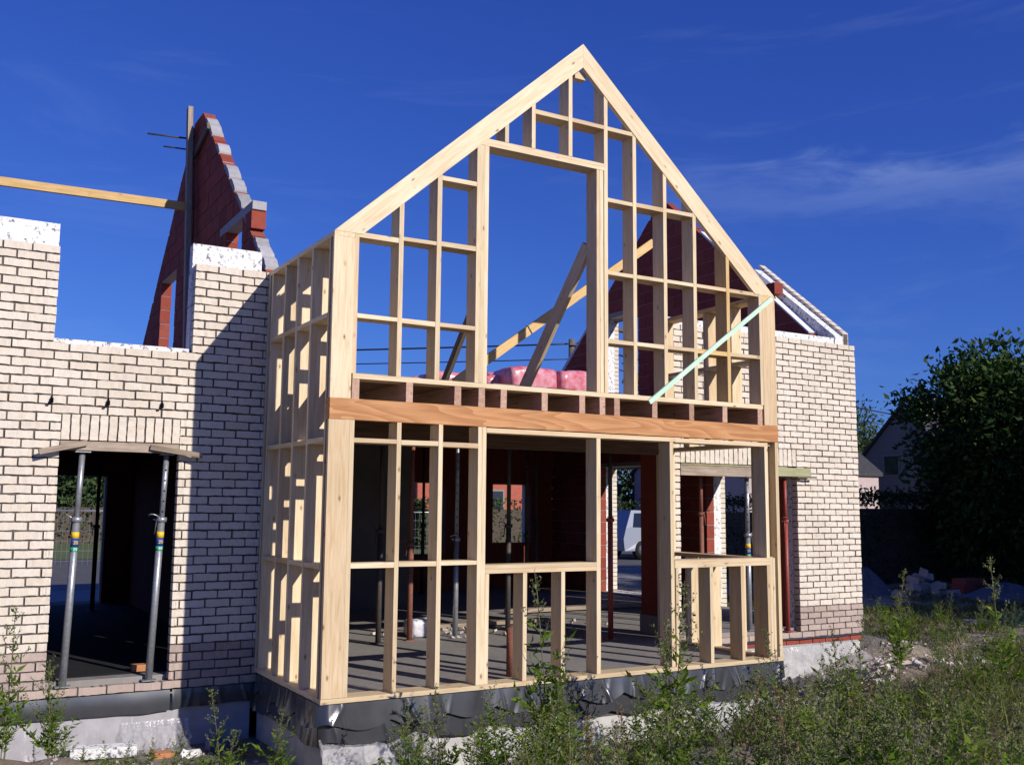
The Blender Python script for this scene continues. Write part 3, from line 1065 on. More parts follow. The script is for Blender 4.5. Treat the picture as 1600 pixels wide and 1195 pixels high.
timber('top_plate', 3.400, 4.578, J() + .001, DP, 2.066, 2.106, frame)
# corner posts (broad face to the front)
for a, b_ in ((.0, .170), (LX - .172, LX)):
    timber('corner_post', a, b_, -.001, T, 2.281, 3.561, frame)
timber('corner_post', .0, .170, -.001, T, .022, 2.116, frame)
timber('corner_post', LX - .040, LX, -.001, .165, .022, 2.116, frame)
timber('corner_post', LX - .120, LX - .042, .09, .128, .022, 2.116, frame)
# upper storey studs
fstud(.171, .206, 2.48, 3.60)
raked(.550, .590, 2.48, zl); raked(.890, .932, 2.48, zl)
raked(1.262, 1.299, 2.48, zl)
fstud(1.3005, 1.3375, 2.48, 4.549); fstud(1.339, 1.376, 2.48, 4.549)
fstud(2.509, 2.545, 2.48, 4.549); fstud(2.5465, 2.583, 2.48, 4.549)
raked(2.594, 2.634, 2.48, zr)
for x in (2.925, 3.285, 3.650, 4.070):
    raked(x, x + .040, 2.48, zr, mat='pine_yellow' if x > 4 else 'pine')
fstud(4.503, 4.543, 2.48, 3.60)
# head over the upper opening, cripple studs above it
timber('header', 1.302, 2.593, J(), DP, 4.5505, 4.584, frame)
timber('header', 1.340, 2.593, J(), DP, 4.585, 4.618, frame)
for x in (1.534, 1.808):
    raked(x, x + .038, 4.619, zl)
raked(2.200, 2.240, 4.619, zl)


def nog(x0, x1, z, mat='pine'):
    timber('noggin', x0 + .001, x1 - .001, .001 + J(), DP - .002, z + J() * 3, z + .037, frame, mat)


for x0, x1 in ((.206, .550), (.590, .890), (.932, 1.262)):
    nog(x0, x1, 2.921); nog(x0, x1, 3.577 + .02 * (x0 > .5) + .01 * (x0 > .9))
nog(.932, 1.262, 4.172)
for x0, x1 in ((1.846, 2.200), (2.240, 2.594), (2.634, 2.925)):
    nog(x0, x1, 4.948)
for x0, x1 in ((2.634, 2.925), (2.965, 3.285), (3.325, 3.650)):
    nog(x0, x1, 4.262 + .012 * (x0 - 2.6))
for x0, x1 in ((2.634, 2.925), (2.965, 3.285), (3.325, 3.650), (3.690, 4.070), (4.110, 4.503)):
    nog(x0, x1, 3.572 + .004 * (x0 - 2.6)); nog(x0, x1, 2.938, 'pine_yellow' if 3.6 < x0 < 4 else 'pine')
# lower storey
fstud(.171, .207, .022, 2.116)
fstud(.570, .607, .022, 2.116); fstud(.938, .976, .022, 2.116)
fstud(1.306, 1.343, .022, 2.116); fstud(1.3445, 1.382, .022, 2.116)
for x0, x1 in ((.207, .570), (.607, .938), (.976, 1.306)):
    nog(x0, x1, .978); nog(x0, x1, 1.938)
fstud(1.383, 1.420, .022, .904)
for x in (1.749, 2.130):
    fstud(x, x + .038, .022, .904)
fstud(2.502, 2.542, .022, 2.067)
for z in (.905, .941):
    timber('sill', 1.383, 2.501, J(), DP, z, z + .0355, frame)
fstud(3.332, 3.373, .022, 2.067)
fstud(3.388, 3.428, .022, .904)
for x in (3.800, 4.192):
    fstud(x, x + .038, .022, .904)
fstud(4.536, 4.576, .022, .904)
fstud(4.578, 4.612, .022, .985); fstud(4.613, 4.640, .03, .975)
for z in (.905, .941):
    timber('sill', 3.380, 4.577, J(), DP, z, z + .0355, frame)
fstud(4.536, 4.577, .978, 2.065)

# gable rafters: front boards with the foot cut level on the corner posts
PK = (2.360, 5.724)


def rafter(pts):
    pts = np.array(pts)
    a = pts[0]; dv = pts[1] - pts[0]; ang = math.atan2(dv[1], dv[0])
    ca, sa = math.cos(-ang), math.sin(-ang)
    loc = [((p - a)[0] * ca - (p - a)[1] * sa, (p - a)[0] * sa + (p - a)[1] * ca) for p in pts]
    n = len(loc)
    V = [(u, -.003, v) for u, v in loc] + [(u, .040, v) for u, v in loc]
    F = [tuple(range(n)), tuple(range(2 * n - 1, n - 1, -1))] + [(i, i + n, (i + 1) % n + n, (i + 1) % n) for i in range(n)]
    me = mesh('rafter', V, F, 'pine')
    bm = bmesh.new(); bm.from_mesh(me); bmesh.ops.recalc_face_normals(bm, faces=bm.faces); bm.to_mesh(me); bm.free()
    return put('rafter', me, frame, (a[0], 0, a[1]), (0, -ang, 0))


rafter([(0.0, 3.6015), PK, (PK[0], 5.497), (.236, 3.6015)])
rafter([(LX - .002, 3.600), (PK[0] + .001, PK[1] - .002), (PK[0] + .001, 5.493), (4.452, 3.600)])
boxes('ridge_block', [(2.30, 2.42, .045, .12, 5.40, 5.47)], 'pine', frame)


# side walls: studs across the wall, noggins between
def side(x0, x1, ys, rows, low_rows=None, skip=None):
    for (a, b_, z0, z1) in ys:
        j = J()
        timber('stud', x0 + .001, x1 - .001, a, b_, z0, z1, frame)
    for (a, b_, z) in rows:
        timber('noggin', x0 + .002 + J(), x1 - .002, a + .001, b_ - .001, z, z + .037, frame)


YS = [(.080, .116), (.490, .528), (.866, .904), (1.212, 1.250), (1.600, 1.636), (1.690, 1.728)]
Z0, Z1 = .022, 3.561
side(0, .168, [(a, b_, Z0, Z1) for a, b_ in YS],
     [(a[1], b_[0], z) for a, b_ in zip(YS[:-2], YS[1:-1]) for z in (.966, 1.942, 2.925)])
timber('top_plate', 0, .170, 0, D - .004, 3.562, 3.6, frame)
timber('top_plate', LX - .170, LX, .000, D - .004, 3.562, 3.599, frame, 'pine_yellow')
# right side: window bay below, full studs above
side(LX - .168, LX, [(a, b_, 2.12, Z1) for a, b_ in YS] + [(YS[0][0] + .09, YS[0][1] + .09, Z0, 2.115)] + [(a, b_, Z0, .93) for a, b_ in YS[1:4]] + [(a, b_, Z0, 2.115) for a, b_ in YS[4:]],
     [(a[1], b_[0], z) for a, b_ in zip(YS[:-2], YS[1:-1]) for z in (2.925,)])
timber('sill', LX - .168, LX, .21, 1.598, .932, .970, frame)
timber('header', LX - .168, LX, .05, D - .01, 2.079, 2.117, frame)
timber('header', 0.17, LX - .17, D - .10, D - .01, 2.05, 2.279, frame, 'board')

# bracing inside the upper storey
stick('brace', (2.545, .20, 3.87), (2.545, 1.50, 2.465), .038, .15, frame, 'pine', up=(0, 1, .5))
stick('brace', (1.36, .17, 3.23), (1.36, .86, 2.47), .036, .07, frame, 'grey_plank', up=(0, 1, .5))
stick('brace', (1.80, 1.70, 2.60), (4.50, 1.70, 4.52), .038, .092, frame, 'pine_yellow', up=(0, 0, 1))
stick('brace_band', (2.815, 1.70, 3.322), (2.828, 1.70, 3.331), .044, .098, frame, 'wire_black')
lath = stick('brace_lath', (3.085, -.018, 2.420), (4.665, -.018, 3.575), .014, .045, frame, 'green_lath')
lath['label'] = 'pale green painted lath nailed slantwise across the studs'

# membrane under the bottom plate, two overlapping layers, and the foundation board
skirt = empty('foundation_skirt', (2.3, -.02, -.6), 'black glossy membrane in scalloped layers hanging under the timber frame', 'membrane')
boxes('foundation_board', [(.04, 4.68, .03, .10, -.80, -.02), (.04, .10, .10, D, -.80, -.02), (4.62, 4.68, .10, D, -.80, -.02)], 'poly_board', skirt)


def scal(s, seed, period, amp):
    return amp * abs(math.sin(s * math.pi / period + seed + .6 * math.sin(s * 1.3 + seed)))


drape('membrane_layer', [(.02, D - .05), (.0, .04), (.05, -.005), (4.68, -.005), (4.73, .04), (4.72, .9)], -.055, lambda s: -.285 - scal(s, .4, .62, .055) + .02 * wob(s, 3),
      lambda s, t_: .006 + .012 * t_ + .008 * t_ * wob(s, 4, 1.6) + folds(s, t_, 21, 70, 8.2, .018), skirt, 4, nz=9, step=.012)
drape('membrane_layer', [(.02, D - .05), (.0, .04), (.05, -.012), (4.68, -.012), (4.75, .04), (4.75, .6)], -.018, lambda s: -.155 - scal(s, 1.4, .47, .062) + .012 * wob(s, 1),
      lambda s, t_: .014 + .022 * t_ + .012 * t_ * wob(s, 2, 1.7) + folds(s, t_, 22, 90, 8.2, .024), skirt, 5, nz=9, step=.012)


# crumpled clear film lying against the foundation and running out over the ground
def film(name, x0, x1, y0, y1, ztop, seed, label, n=46):
    V = []
    for i in range(n):
        for j in range(14):
            u, t_ = i / (n - 1), j / 13
            x = x0 + (x1 - x0) * u + .05 * wob(t_ * 3 + u * 5, seed) * t_
            y = y0 + (y1 - y0) * t_ ** 1.4 + .035 * wob(u * 9, seed + 2) * (.3 + t_)
            g = float(gz(x, y)) + .015
            z = max(g, ztop + (g - ztop) * min(1, t_ * 1.25) + .0) + .03 * abs(wob(u * 11 + t_ * 4, seed + 4)) * t_
            V.append((x, y, z))
    I_ = np.arange(len(V)).reshape(n, 14)
    F_ = np.stack([I_[:-1, :-1], I_[:-1, 1:], I_[1:, 1:], I_[1:, :-1]], -1).reshape(-1, 4)
    o = put(name, qmesh(name, np.array(V), F_, 'film', smooth=True))
    return tag(o, label, 'plastic film')


film('plastic_film', .0, .95, .02, -.55, -.27, 1, 'crumpled clear plastic film heaped below the left corner of the frame')
film('plastic_film', 1.35, 2.5, .02, -.40, -.30, 5, 'clear plastic film behind the weeds under the middle of the frame')
film('plastic_film', 3.6, 4.66, .02, -.40, -.26, 3, 'fanned clear plastic film below the right end of the frame')
film('plastic_film', 5.9, 7.7, D + .02, D - .45, -.22, 6, 'clear plastic film draped over the white foundation board')
film('plastic_film', -1.1, -.55, D + .0, D - .25, -.36, 8, 'strip of clear film on the grey plinth beside the door')

# ------------------------------------------------------------------ steel props
def text(name, body, size, mat, parent, loc, rot):
    c = bpy.data.curves.new(name, 'FONT')
    c.body = body; c.size = size; c.align_x = 'CENTER'; c.align_y = 'CENTER'
    c.materials.append(MATS[mat])
    t_o = bpy.data.objects.new(name, c)
    me = bpy.data.meshes.new_from_object(t_o)
    bpy.data.objects.remove(t_o)
    return put(name, me, parent, loc, rot)


def prop(x, y, z0, z1, zc, label, low='steel', up='steel', holes=True, sticker=None, face=-2.2, r=.030, lean=(0, 0), group=None):
    e = empty('steel_prop', (x, y, z0), label, 'prop', group)
    P = lambda z: (x + lean[0] * (z - z0), y + lean[1] * (z - z0), z)
    boxes('base_plate', [(x - .06, x + .06, y - .06, y + .06, z0, z0 + .008)], low, e)
    tube('outer_tube', [P(z0 + .008), P(zc)], r, low, e, 14)
    tube('inner_tube', [P(zc - .02), P(z1 - .008)], r * .8, up, e, 14)
    q = P(z1)
    boxes('top_plate', [(q[0] - .06, q[0] + .06, q[1] - .06, q[1] + .06, z1 - .008, z1)], low, e)
    tube('collar', [P(zc - .04), P(zc - .035), P(zc + .0), P(zc + .005)], [r * 1.02, r * 1.5, r * 1.5, r * 1.02], low, e, 14)
    c_ = P(zc - .015)
    a = face
    d_ = np.array([math.cos(a), math.sin(a), 0]); s_ = np.array([-math.sin(a), math.cos(a), 0])
    loop = []
    for k in range(13):
        th = -.4 + k / 12 * 5.2
        loop.append(tuple(np.array(c_) + s_ * (-.065 - .045 * math.cos(th)) + d_ * (.035 * math.sin(th) + .02) + np.array([0, 0, .025 * math.sin(th + .6) + .02])))
    tube('pin_handle', loop, .005, 'galv' if low == 'steel' else low, e, 6)
    tube('collar_lever', [tuple(np.array(c_) + s_ * -.04 + d_ * .01), tuple(np.array(c_) + s_ * -.055 + d_ * .012 + np.array([0, 0, -.13]))], .006, 'steel_dark' if low == 'steel' else low, e, 6)
    if holes:
        ca = math.atan2(-7.34 - y, -2.66 - x) + .18
        z = zc + .05
        V, F = [], []
        while z < z1 - .05:
            o_ = np.array(P(z)) + np.array([math.cos(ca), math.sin(ca), 0]) * (r * .8 + .0006)
            k0 = len(V)
            for k in range(8):
                th = k * math.pi / 4
                V.append(tuple(o_ + np.array([-math.sin(ca), math.cos(ca), 0]) * .008 * math.cos(th) + np.array([0, 0, .008 * math.sin(th)])))
            F.append(tuple(range(k0, k0 + 8)))
            z += .09
        put('pin_holes', mesh('pin_holes', V, F, 'hole'), e)
    if sticker:
        z = zc - .12
        for h, mt in ((.052, 'sticker_yellow'), (.072, 'sticker_blue'), (.038, 'sticker_green')):
            tube('sticker', [P(z), P(z - h)], r + .0012, mt, e, 18)
            if mt != 'sticker_yellow':
                ca = math.atan2(-7.34 - y, -2.66 - x) + .25
                pos = np.array(P(z - h / 2)) + np.array([math.cos(ca), math.sin(ca), 0]) * (r + .003)
                text('lettering', sticker[0] if mt == 'sticker_blue' else sticker[1], .040 if mt == 'sticker_blue' else .034, 'sticker_yellow' if mt == 'sticker_blue' else 'sticker_white', e, pos, (math.pi / 2, 0, ca + math.pi / 2))
            z -= h
    return e


SILL = ZK(-4) + .004
prop(-1.565, D + .05, SILL, 1.885, 1.335, 'grey steel prop in the doorway, the one nearer the picture edge', holes=False, sticker=('20', '25'), face=-2.6, lean=(.025, 0))
prop(-.890, D + .05, SILL, 1.885, 1.335, 'grey steel prop in the doorway with a row of pin holes', sticker=('20', '30'), face=-1.6, lean=(.03, 0))
# inside
prop(2.60, 2.89, 0, 2.54, 1.10, 'bare grey prop standing on the sunlit floor behind the stud bay', face=-1.2)
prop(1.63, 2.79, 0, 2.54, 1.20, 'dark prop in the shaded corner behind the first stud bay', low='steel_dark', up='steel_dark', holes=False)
prop(2.03, 2.87, 0, 2.54, 1.05, 'rusty red prop beside white sacks inside the frame', low='rust_paint', up='rust_paint', holes=False)
prop(4.06, 1.95, 0, 2.27, 1.33, 'bright red prop in the open bay of the timber frame', low='red_paint', up='steel_dark', holes=False, face=-1.0)
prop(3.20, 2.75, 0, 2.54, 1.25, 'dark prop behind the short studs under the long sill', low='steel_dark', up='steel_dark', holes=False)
o = tube('pipe_stump', [(1.84, .34, 0), (1.84, .34, .42)], .045, 'rust_paint', None, 12); tag(o, 'short rust brown pipe standing behind the tallest weed', 'pipe')
prop(5.48, 2.05, 0, 1.99, 1.40, 'dull red prop in the brick window opening, beside the far jamb', low='rust_paint', up='rust_paint', holes=False, face=.2)
prop(6.05, 1.86, 0, 1.83, 1.15, 'grey prop with sticker in the brick window opening', sticker=('20', '25'), face=.3, r=.033)
prop(5.66, 3.3, 0, 2.54, .98, 'grey prop inside the house seen through the brick window', r=.03)
prop(6.62, D + .06, SILL, 1.83, 1.32, 'dark red prop at the outer jamb of the brick window', low='red_paint', up='red_paint', holes=False, face=-1.3, r=.027)
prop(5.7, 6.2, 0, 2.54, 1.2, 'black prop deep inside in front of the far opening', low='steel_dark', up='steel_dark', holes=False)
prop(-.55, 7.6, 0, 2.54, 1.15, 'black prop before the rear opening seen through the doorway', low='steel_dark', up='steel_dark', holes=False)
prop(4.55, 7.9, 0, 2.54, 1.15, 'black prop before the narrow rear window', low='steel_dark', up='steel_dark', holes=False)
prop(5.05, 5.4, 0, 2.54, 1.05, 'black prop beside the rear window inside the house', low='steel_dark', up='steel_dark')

# boards carrying the lintels
e = empty('lintel_formwork', (-1.2, D, 1.9), 'weathered board with two splayed struts under the door lintel', 'formwork')
timber('support_board', -1.700, -.745, D - .02, D + .10, 1.890, 1.972, e, 'old_plank', .004)
stick('strut', (-1.865, D - .10, 1.865), (-1.50, D - .035, 1.955), .035, .045, e, 'old_plank')
stick('strut', (-.985, D - .035, 1.935), (-.56, D - .10, 1.875), .035, .045, e, 'old_plank')
e = empty('lintel_formwork', (5.8, D, 1.85), 'grey board with mossy edge under the wide soldier lintel', 'formwork')
timber('support_board', 4.907, 6.60, D - .004, D + .12, 1.835, 1.950, e, 'old_plank', .003)
timber('edge_strip', 4.907, 6.60, D - .012, D + .12, 1.952, 1.972, e, 'green_plank', .002)
e = empty('formwork_plank', (6.8, D, 1.85), 'short mossy green plank at the outer end of the wide lintel', 'plank')
timber('plank', 6.40, 6.965, D - .06, D - .013, 1.850, 1.958, e, 'green_plank', .006)
stick('nail_batten', (6.70, D - .075, 1.845), (7.02, D - .09, 1.845), .02, .02, e, 'grey_plank')

# bracing on the cross gable
e = empty('gable_brace', (-.02, 5.5, 2.8), 'tall weathered plank standing against the dark red gable', 'plank')
stick('post', (-.055, 4.80, 2.79), (-.015, 5.50, 6.52), .10, .06, e, 'old_plank', up=(1, 0, 0))
stick('post', (.045, 5.15, 2.79), (.045, 5.62, 6.30), .06, .04, e, 'grey_plank', up=(1, 0, 0))
stick('strut', (.04, 5.4, 5.85), (.06, 4.75, 6.05), .03, .09, e, 'grey_plank')
tube('steel_rod', [(-.50, 5.6, 6.115), (.06, 5.6, 6.15)], .012, 'steel_dark', e, 6)
tube('steel_rod', [(-.28, 5.7, 6.02), (.02, 5.6, 6.0)], .010, 'steel_dark', e, 6)
o = stick('wooden_rail', (-5.9, 5.24, 5.04), (-.02, 5.36, 5.17), .05, .10, None, 'pine_yellow')
tag(o, 'long yellow plank reaching across the sky to the red gable', 'plank')

# shrink-wrapped packs on the upper floor
def bag(name, c, s, parent, seed):
    r_ = np.random.default_rng(seed)
    nu, nv = 20, 12
    V = []
    sg = lambda a, p: np.sign(a) * np.abs(a) ** p
    ph = r_.uniform(0, 6, 6)
    for j in range(nv):
        la = -math.pi / 2 + math.pi * j / (nv - 1)
        for i in range(nu):
            lo = 2 * math.pi * i / nu
            k = 1 + .035 * math.sin(3 * lo + ph[0]) * math.cos(2 * la + ph[1]) + .03 * math.sin(5 * lo + ph[2] + 3 * la)
            V.append((s[0] * k * sg(math.cos(la), .25) * sg(math.cos(lo), .3), s[1] * k * sg(math.cos(la), .25) * sg(math.sin(lo), .3), s[2] * k * sg(math.sin(la), .4)))
    F, ix = [], []
    for j in range(nv - 1):
        for i in range(nu):
            F.append((j * nu + i, j * nu + (i + 1) % nu, (j + 1) * nu + (i + 1) % nu, (j + 1) * nu + i))
            ix.append(0 if j >= nv * .36 else 1)
    return put(name, mesh(name, V, F, ['red_bag', 'white_bag'], ix, smooth=True), parent, c)


for (px, py, pz, dims, lab, sd) in (((4.55), 4.1, 2.76, (.36, .33, .195), 'shrink-wrapped pallet of red and white packs behind the upper door opening', 1),
                                   ((3.62), 4.5, 2.78, (.36, .33, .14), 'lower shrink-wrapped packs beside the red and white pallet', 9)):
    e = empty('wrapped_pallet', (px, py, pz), lab, 'pallet')
    boxes('pallet', [(px - .7, px + .75, py - .4, py + .8, pz, pz + .12)], 'grey_plank', e)
    for i in range(2):
        for j in range(2):
            bag('pack', (px - .36 + i * .74, py - .02 + j * .68, pz + .13 + dims[2]), dims, e, sd + i * 3 + j)
    if dims[2] > .2:
        for zz in (pz + .34,):
            tube('strap', [(px - .75, py - .38, zz - .02), (px - .1, py - .375, zz + .03), (px + .75, py - .38, zz)], .006, 'strap', e, 5)

# things standing about inside
o = boxes('white_switch_box', [(1.38, 1.46, 3.42, 3.46, .10, .20)], 'foam_white'); tag(o, 'small white box on the floor in the dark corner', 'box')
def heap(name, c, r, h, mat, n=90, seed=0, label=None, cat=None, sz=(.02, .06), kind=None, parent=None, flat=.6):
    """irregular lumps in a low heap"""
    r_ = np.random.default_rng(seed)
    V, F, Rr = [], [], []
    for i in range(n):
        a = r_.uniform(0, 2 * math.pi); q = math.sqrt(r_.random())
        x, y = c[0] + r[0] * q * math.cos(a), c[1] + r[1] * q * math.sin(a)
        z = c[2] if len(c) > 2 else float(gz(x, y))
        z += h * (1 - q) * r_.random()
        s = r_.uniform(*sz)
        k0 = len(V)
        B = np.array(boxv(-s, s, -s * r_.uniform(.4, .9), s * r_.uniform(.4, .9), -s * flat, s * flat)) * r_.uniform(.65, 1.15, (8, 3))
        M = np.array((Matrix.Rotation(r_.uniform(0, 6.3), 3, 'Z') @ Matrix.Rotation(r_.uniform(-.5, .5), 3, 'X') @ Matrix.Rotation(r_.uniform(-.5, .5), 3, 'Y')))
        V += [tuple(p) for p in (B @ M.T + np.array([x, y, z]))]
        F += [tuple(k + k0 for k in f) for f in BOXF]
        Rr += [r_.random()] * 6
    o = put(name, mesh(name, V, F, mat, rnd=Rr), parent)
    if kind: o['kind'] = kind
    if label: tag(o, label, cat)
    return o


heap('floor_debris', (3.3, 3.3, .012), (1.7, .6), .02, 'rubble', 70, 15, kind='stuff', sz=(.01, .035), label='crumbs and offcuts scattered on the floor inside', cat='debris')
o = bag('white_sack', (2.28, 3.1, .10), (.17, .12, .10), None, 33); o.data.materials.clear(); o.data.materials.append(MATS['white_bag']); o.data.materials.append(MATS['white_bag'])
tag(o, 'white plastic sack slumped on the floor beside the rusty prop', 'sack')
o = boxes('floor_plank', [(2.4, 4.3, 3.55, 3.68, .02, .06)], 'old_plank'); tag(o, 'board lying across the floor inside the house', 'plank')
o = boxes('floor_plank', [(4.3, 6.6, 4.6, 4.75, .02, .07)], 'old_plank'); tag(o, 'board lying on the floor before the far opening', 'plank')
o = boxes('orange_brick', [(-.98, -.80, D + .30, D + .40, .0, .06)], 'orange_brick'); tag(o, 'broken orange brick on the floor just inside the doorway', 'brick')

# ------------------------------------------------------------------ loose things on the ground outside
o = boxes('foam_strip', [(-1.50, -1.00, 1.52, 1.62, 0, .085)], 'foam_white'); o.location.z = float(gz(-1.25, 1.55)) + .065; o.rotation_euler = (.1, .02, -.12)
tag(o, 'white foam strip lying on the ground below the doorway', 'foam strip')
o = boxes('foam_block', [(-.46, -.22, 1.40, 1.50, 0, .07)], 'foam_blue'); o.location.z = float(gz(-.34, 1.45)) + .05; o.rotation_euler = (.0, .05, .2)
tag(o, 'dark blue foam block in the shade beside the frame', 'foam block')
heap('foam_crumbs', (-.63, 1.42), (.10, .06), .05, 'debris_white', 7, 3, 'white crumbs of broken foam on the ground near the corner', 'foam crumbs', (.025, .05))
o = boxes('orange_brick', [(-.90, -.72, 1.44, 1.53, 0, .05)], 'orange_brick'); o.location.z = float(gz(-.8, 1.48)) + .02; o.rotation_euler = (.1, .1, .3)
tag(o, 'orange brick half sunk in the ground beside foam crumbs', 'brick')
heap('brick_rubble', (6.9, .65), (1.7, .85), .12, 'rubble', 420, 5, kind='stuff', sz=(.015, .06), label='pale brick rubble spread before the white foundation', cat='rubble')
heap('gravel', (7.9, .6), (2.6, 1.3), .02, 'rubble', 700, 6, kind='stuff', sz=(.006, .022), label='grey grit and small stones on the ground', cat='gravel')
heap('gravel', (-1.0, .6), (1.3, 1.0), .02, 'rubble', 300, 8, kind='stuff', sz=(.005, .018), label='grit and crumbs on the bare ground by the doorway', cat='gravel')
for i, (x, y, s, lab) in enumerate(((7.75, .55, .10, 'pale broken brick lump on the rubble'), (8.6, 2.75, .09, 'white lump at the edge of the bank near the house corner'), (10.9, 2.35, .12, 'pale concrete block lying on the grassy bank'), (8.9, .85, .08, 'white splinter of block on the grey soil'), (6.1, .2, .13, 'flat grey stone in front of the rubble'), (5.7, .05, .10, 'brown stone beside the flat grey stone'))):
    r_ = np.random.default_rng(40 + i)
    B = np.array(boxv(-s, s, -s * .7, s * .7, -s * .4, s * .45)) * r_.uniform(.75, 1.1, (8, 3))
    o = put('stone', mesh('stone', B, BOXF, 'rubble' if i != 5 else 'orange_brick'), None, (x, y, float(gz(x, y)) + s * .25), (r_.uniform(-.2, .2), r_.uniform(-.2, .2), r_.uniform(0, 6)))
    tag(o, lab, 'stone')
# crumpled scrap of black membrane
V = []
for i in range(16):
    for j in range(10):
        x = 5.85 + i * .05; y = 1.05 + j * .04
        V.append((x, y, float(gz(x, y)) + .03 + .07 * abs(wob(i * .13 + j * .05, 3, 2.2)) + .04 * abs(wob(j * .21, 8, 2))))
I_ = np.arange(160).reshape(16, 10)
o = put('membrane_scrap', qmesh('membrane_scrap', np.array(V), np.stack([I_[:-1, :-1], I_[1:, :-1], I_[1:, 1:], I_[:-1, 1:]], -1).reshape(-1, 4), 'membrane', smooth=True))
tag(o, 'crumpled scrap of black membrane on the ground by the white foundation', 'membrane scrap')

# brick pile, sand bags and tarp heap in the shade at the back
BP = []
pile = empty('brick_pile', (13.6, 5.5, float(gz(13.6, 5.5))), 'tumbled heap of pale bricks in the shade by the hedge', 'brick pile')
cnt = 0
for lay in range(4):
    for i in range(7 - lay * 2):
        x = 13.1 + i * .25 + lay * .24 + rng.uniform(-.06, .06); y = 5.4 + rng.uniform(-.15, .15); z = float(gz(x, y)) + .07 + lay * .13
        put('brick', mesh('brick', np.array(boxv(-.11, .11, -.07, .07, -.06, .06)) * rng.uniform(.9, 1.15, (8, 3)), BOXF, 'brick_dirty'), pile, (x, y, z), (rng.uniform(-.4, .4), rng.uniform(-.5, .5), rng.uniform(0, 3)))
o = boxes('red_block_stack', [(14.9, 15.25, 5.3, 5.6, -.3, .0), (15.26, 15.6, 5.35, 5.62, -.3, -.02), (14.95, 15.5, 5.3, 5.6, .004, .12)], 'block_red'); tag(o, 'low stack of red blocks behind the brick pile', 'block stack')


def mound(name, c, r, h, mat, seed, label, cat):
    n, m_ = 26, 8
    V = [(c[0], c[1], float(gz(c[0], c[1])) + h)]
    for j in range(1, m_ + 1):
        q = j / m_
        for i in range(n):
            a = 2 * math.pi * i / n
            k = 1 + .12 * math.sin(3 * a + seed) + .08 * math.sin(7 * a + 2 * seed)
            x, y = c[0] + r[0] * q * k * math.cos(a), c[1] + r[1] * q * k * math.sin(a)
            V.append((x, y, float(gz(x, y)) - .03 + h * (1 - q) ** 1.1 * (1 + .25 * math.sin(5 * a + 9 * q + seed))))
    F = [(0, 1 + i, 1 + (i + 1) % n) for i in range(n)]
    for j in range(m_ - 1):
        for i in range(n):
            F.append((1 + j * n + i, 1 + (j + 1) * n + i, 1 + (j + 1) * n + (i + 1) % n, 1 + j * n + (i + 1) % n))
    o = put(name, mesh(name, V, F, mat, smooth=True)); return tag(o, label, cat)


mound('gravel_heap', (15.3, 4.7), (1.6, .8), .35, 'gravel_blue', 1, 'blue grey gravel heap in the shade before the hedge', 'gravel heap')
mound('gravel_heap', (13.9, 6.9), (.8, .8), .5, 'gravel_blue', 4, 'taller grey heap beside the corner of the house', 'gravel heap')
mound('sand_heap', (-.35, .55), (.9, .55), .10, 'mortar_grey', 2, 'low pale sand heap in front of the dark corner', 'sand heap')

# ------------------------------------------------------------------ background
def far_house(name, label, x0, x1, y0, y1, z0, ze, zr_, ridge, wallm, roofm, chim=None, wins=(), eav=.35):
    e = empty(name, ((x0 + x1) / 2, (y0 + y1) / 2, z0), label, 'house')
    xm, ym = (x0 + x1) / 2, (y0 + y1) / 2
    boxes('wall', [(x0, x1, y0, y1, z0, ze)], wallm, e)
    if ridge == 'X':
        for x in (x0, x1):
            prism('gable', [(y0, ze + .002), (y1, ze + .002), (ym, zr_)], 'X', x - .12 if x == x1 else x, x if x == x1 else x + .12, wallm, e)
        s = (zr_ - ze) / (ym - y0)
        V = []
        for x in (x0 - eav, x1 + eav):
            V += [(x, y0 - eav, ze - s * eav), (x, ym, zr_ + .05), (x, y1 + eav, ze - s * eav), (x, y1 + eav, ze - s * eav + .16), (x, ym, zr_ + .22), (x, y0 - eav, ze - s * eav + .16)]
    else:
        for y in (y0, y1):
            prism('gable', [(x0, ze + .002), (x1, ze + .002), (xm, zr_)], 'Y', y - .12 if y == y1 else y, y if y == y1 else y + .12, wallm, e)
        s = (zr_ - ze) / (xm - x0)
        V = []
        for y in (y0 - eav, y1 + eav):
            V += [(x0 - eav, y, ze - s * eav), (xm, y, zr_ + .05), (x1 + eav, y, ze - s * eav), (x1 + eav, y, ze - s * eav + .16), (xm, y, zr_ + .22), (x0 - eav, y, ze - s * eav + .16)]
    F = [(0, 1, 4, 5), (1, 2, 3, 4), (6, 11, 10, 7), (7, 10, 9, 8), (0, 6, 7, 1), (1, 7, 8, 2), (2, 8, 9, 3), (3, 9, 10, 4), (4, 10, 11, 5), (5, 11, 6, 0)]
    me = mesh('roof', V, F, roofm)
    bm = bmesh.new(); bm.from_mesh(me); bmesh.ops.recalc_face_normals(bm, faces=bm.faces); bm.to_mesh(me); bm.free()
    rf = put('roof', me, e)
    if chim:
        cx, cy, w_, zt = chim
        c_ = boxes('chimney', [(cx - w_, cx + w_, cy - w_, cy + w_, zr_ - 1.2, zt), (cx - w_ - .08, cx + w_ + .08, cy - w_ - .08, cy + w_ + .08, zt, zt + .12)], 'wall_grey', rf)
    for (ax, a, b_, za, zb) in wins:
        if ax == 'X':
            f_ = boxes('window', [(x0 - .05, x0 - .01, a, b_, za, zb)], 'window_frame', e)
            boxes('pane', [(x0 - .06, x0 - .052, a + .08, b_ - .08, za + .08, zb - .08)], 'glass_dark', f_)
        else:
            f_ = boxes('window', [(a, b_, y0 - .05, y0 - .01, za, zb)], 'window_frame', e)
            boxes('pane', [(a + .08, b_ - .08, y0 - .06, y0 - .052, za + .08, zb - .08)], 'glass_dark', f_)
    return e


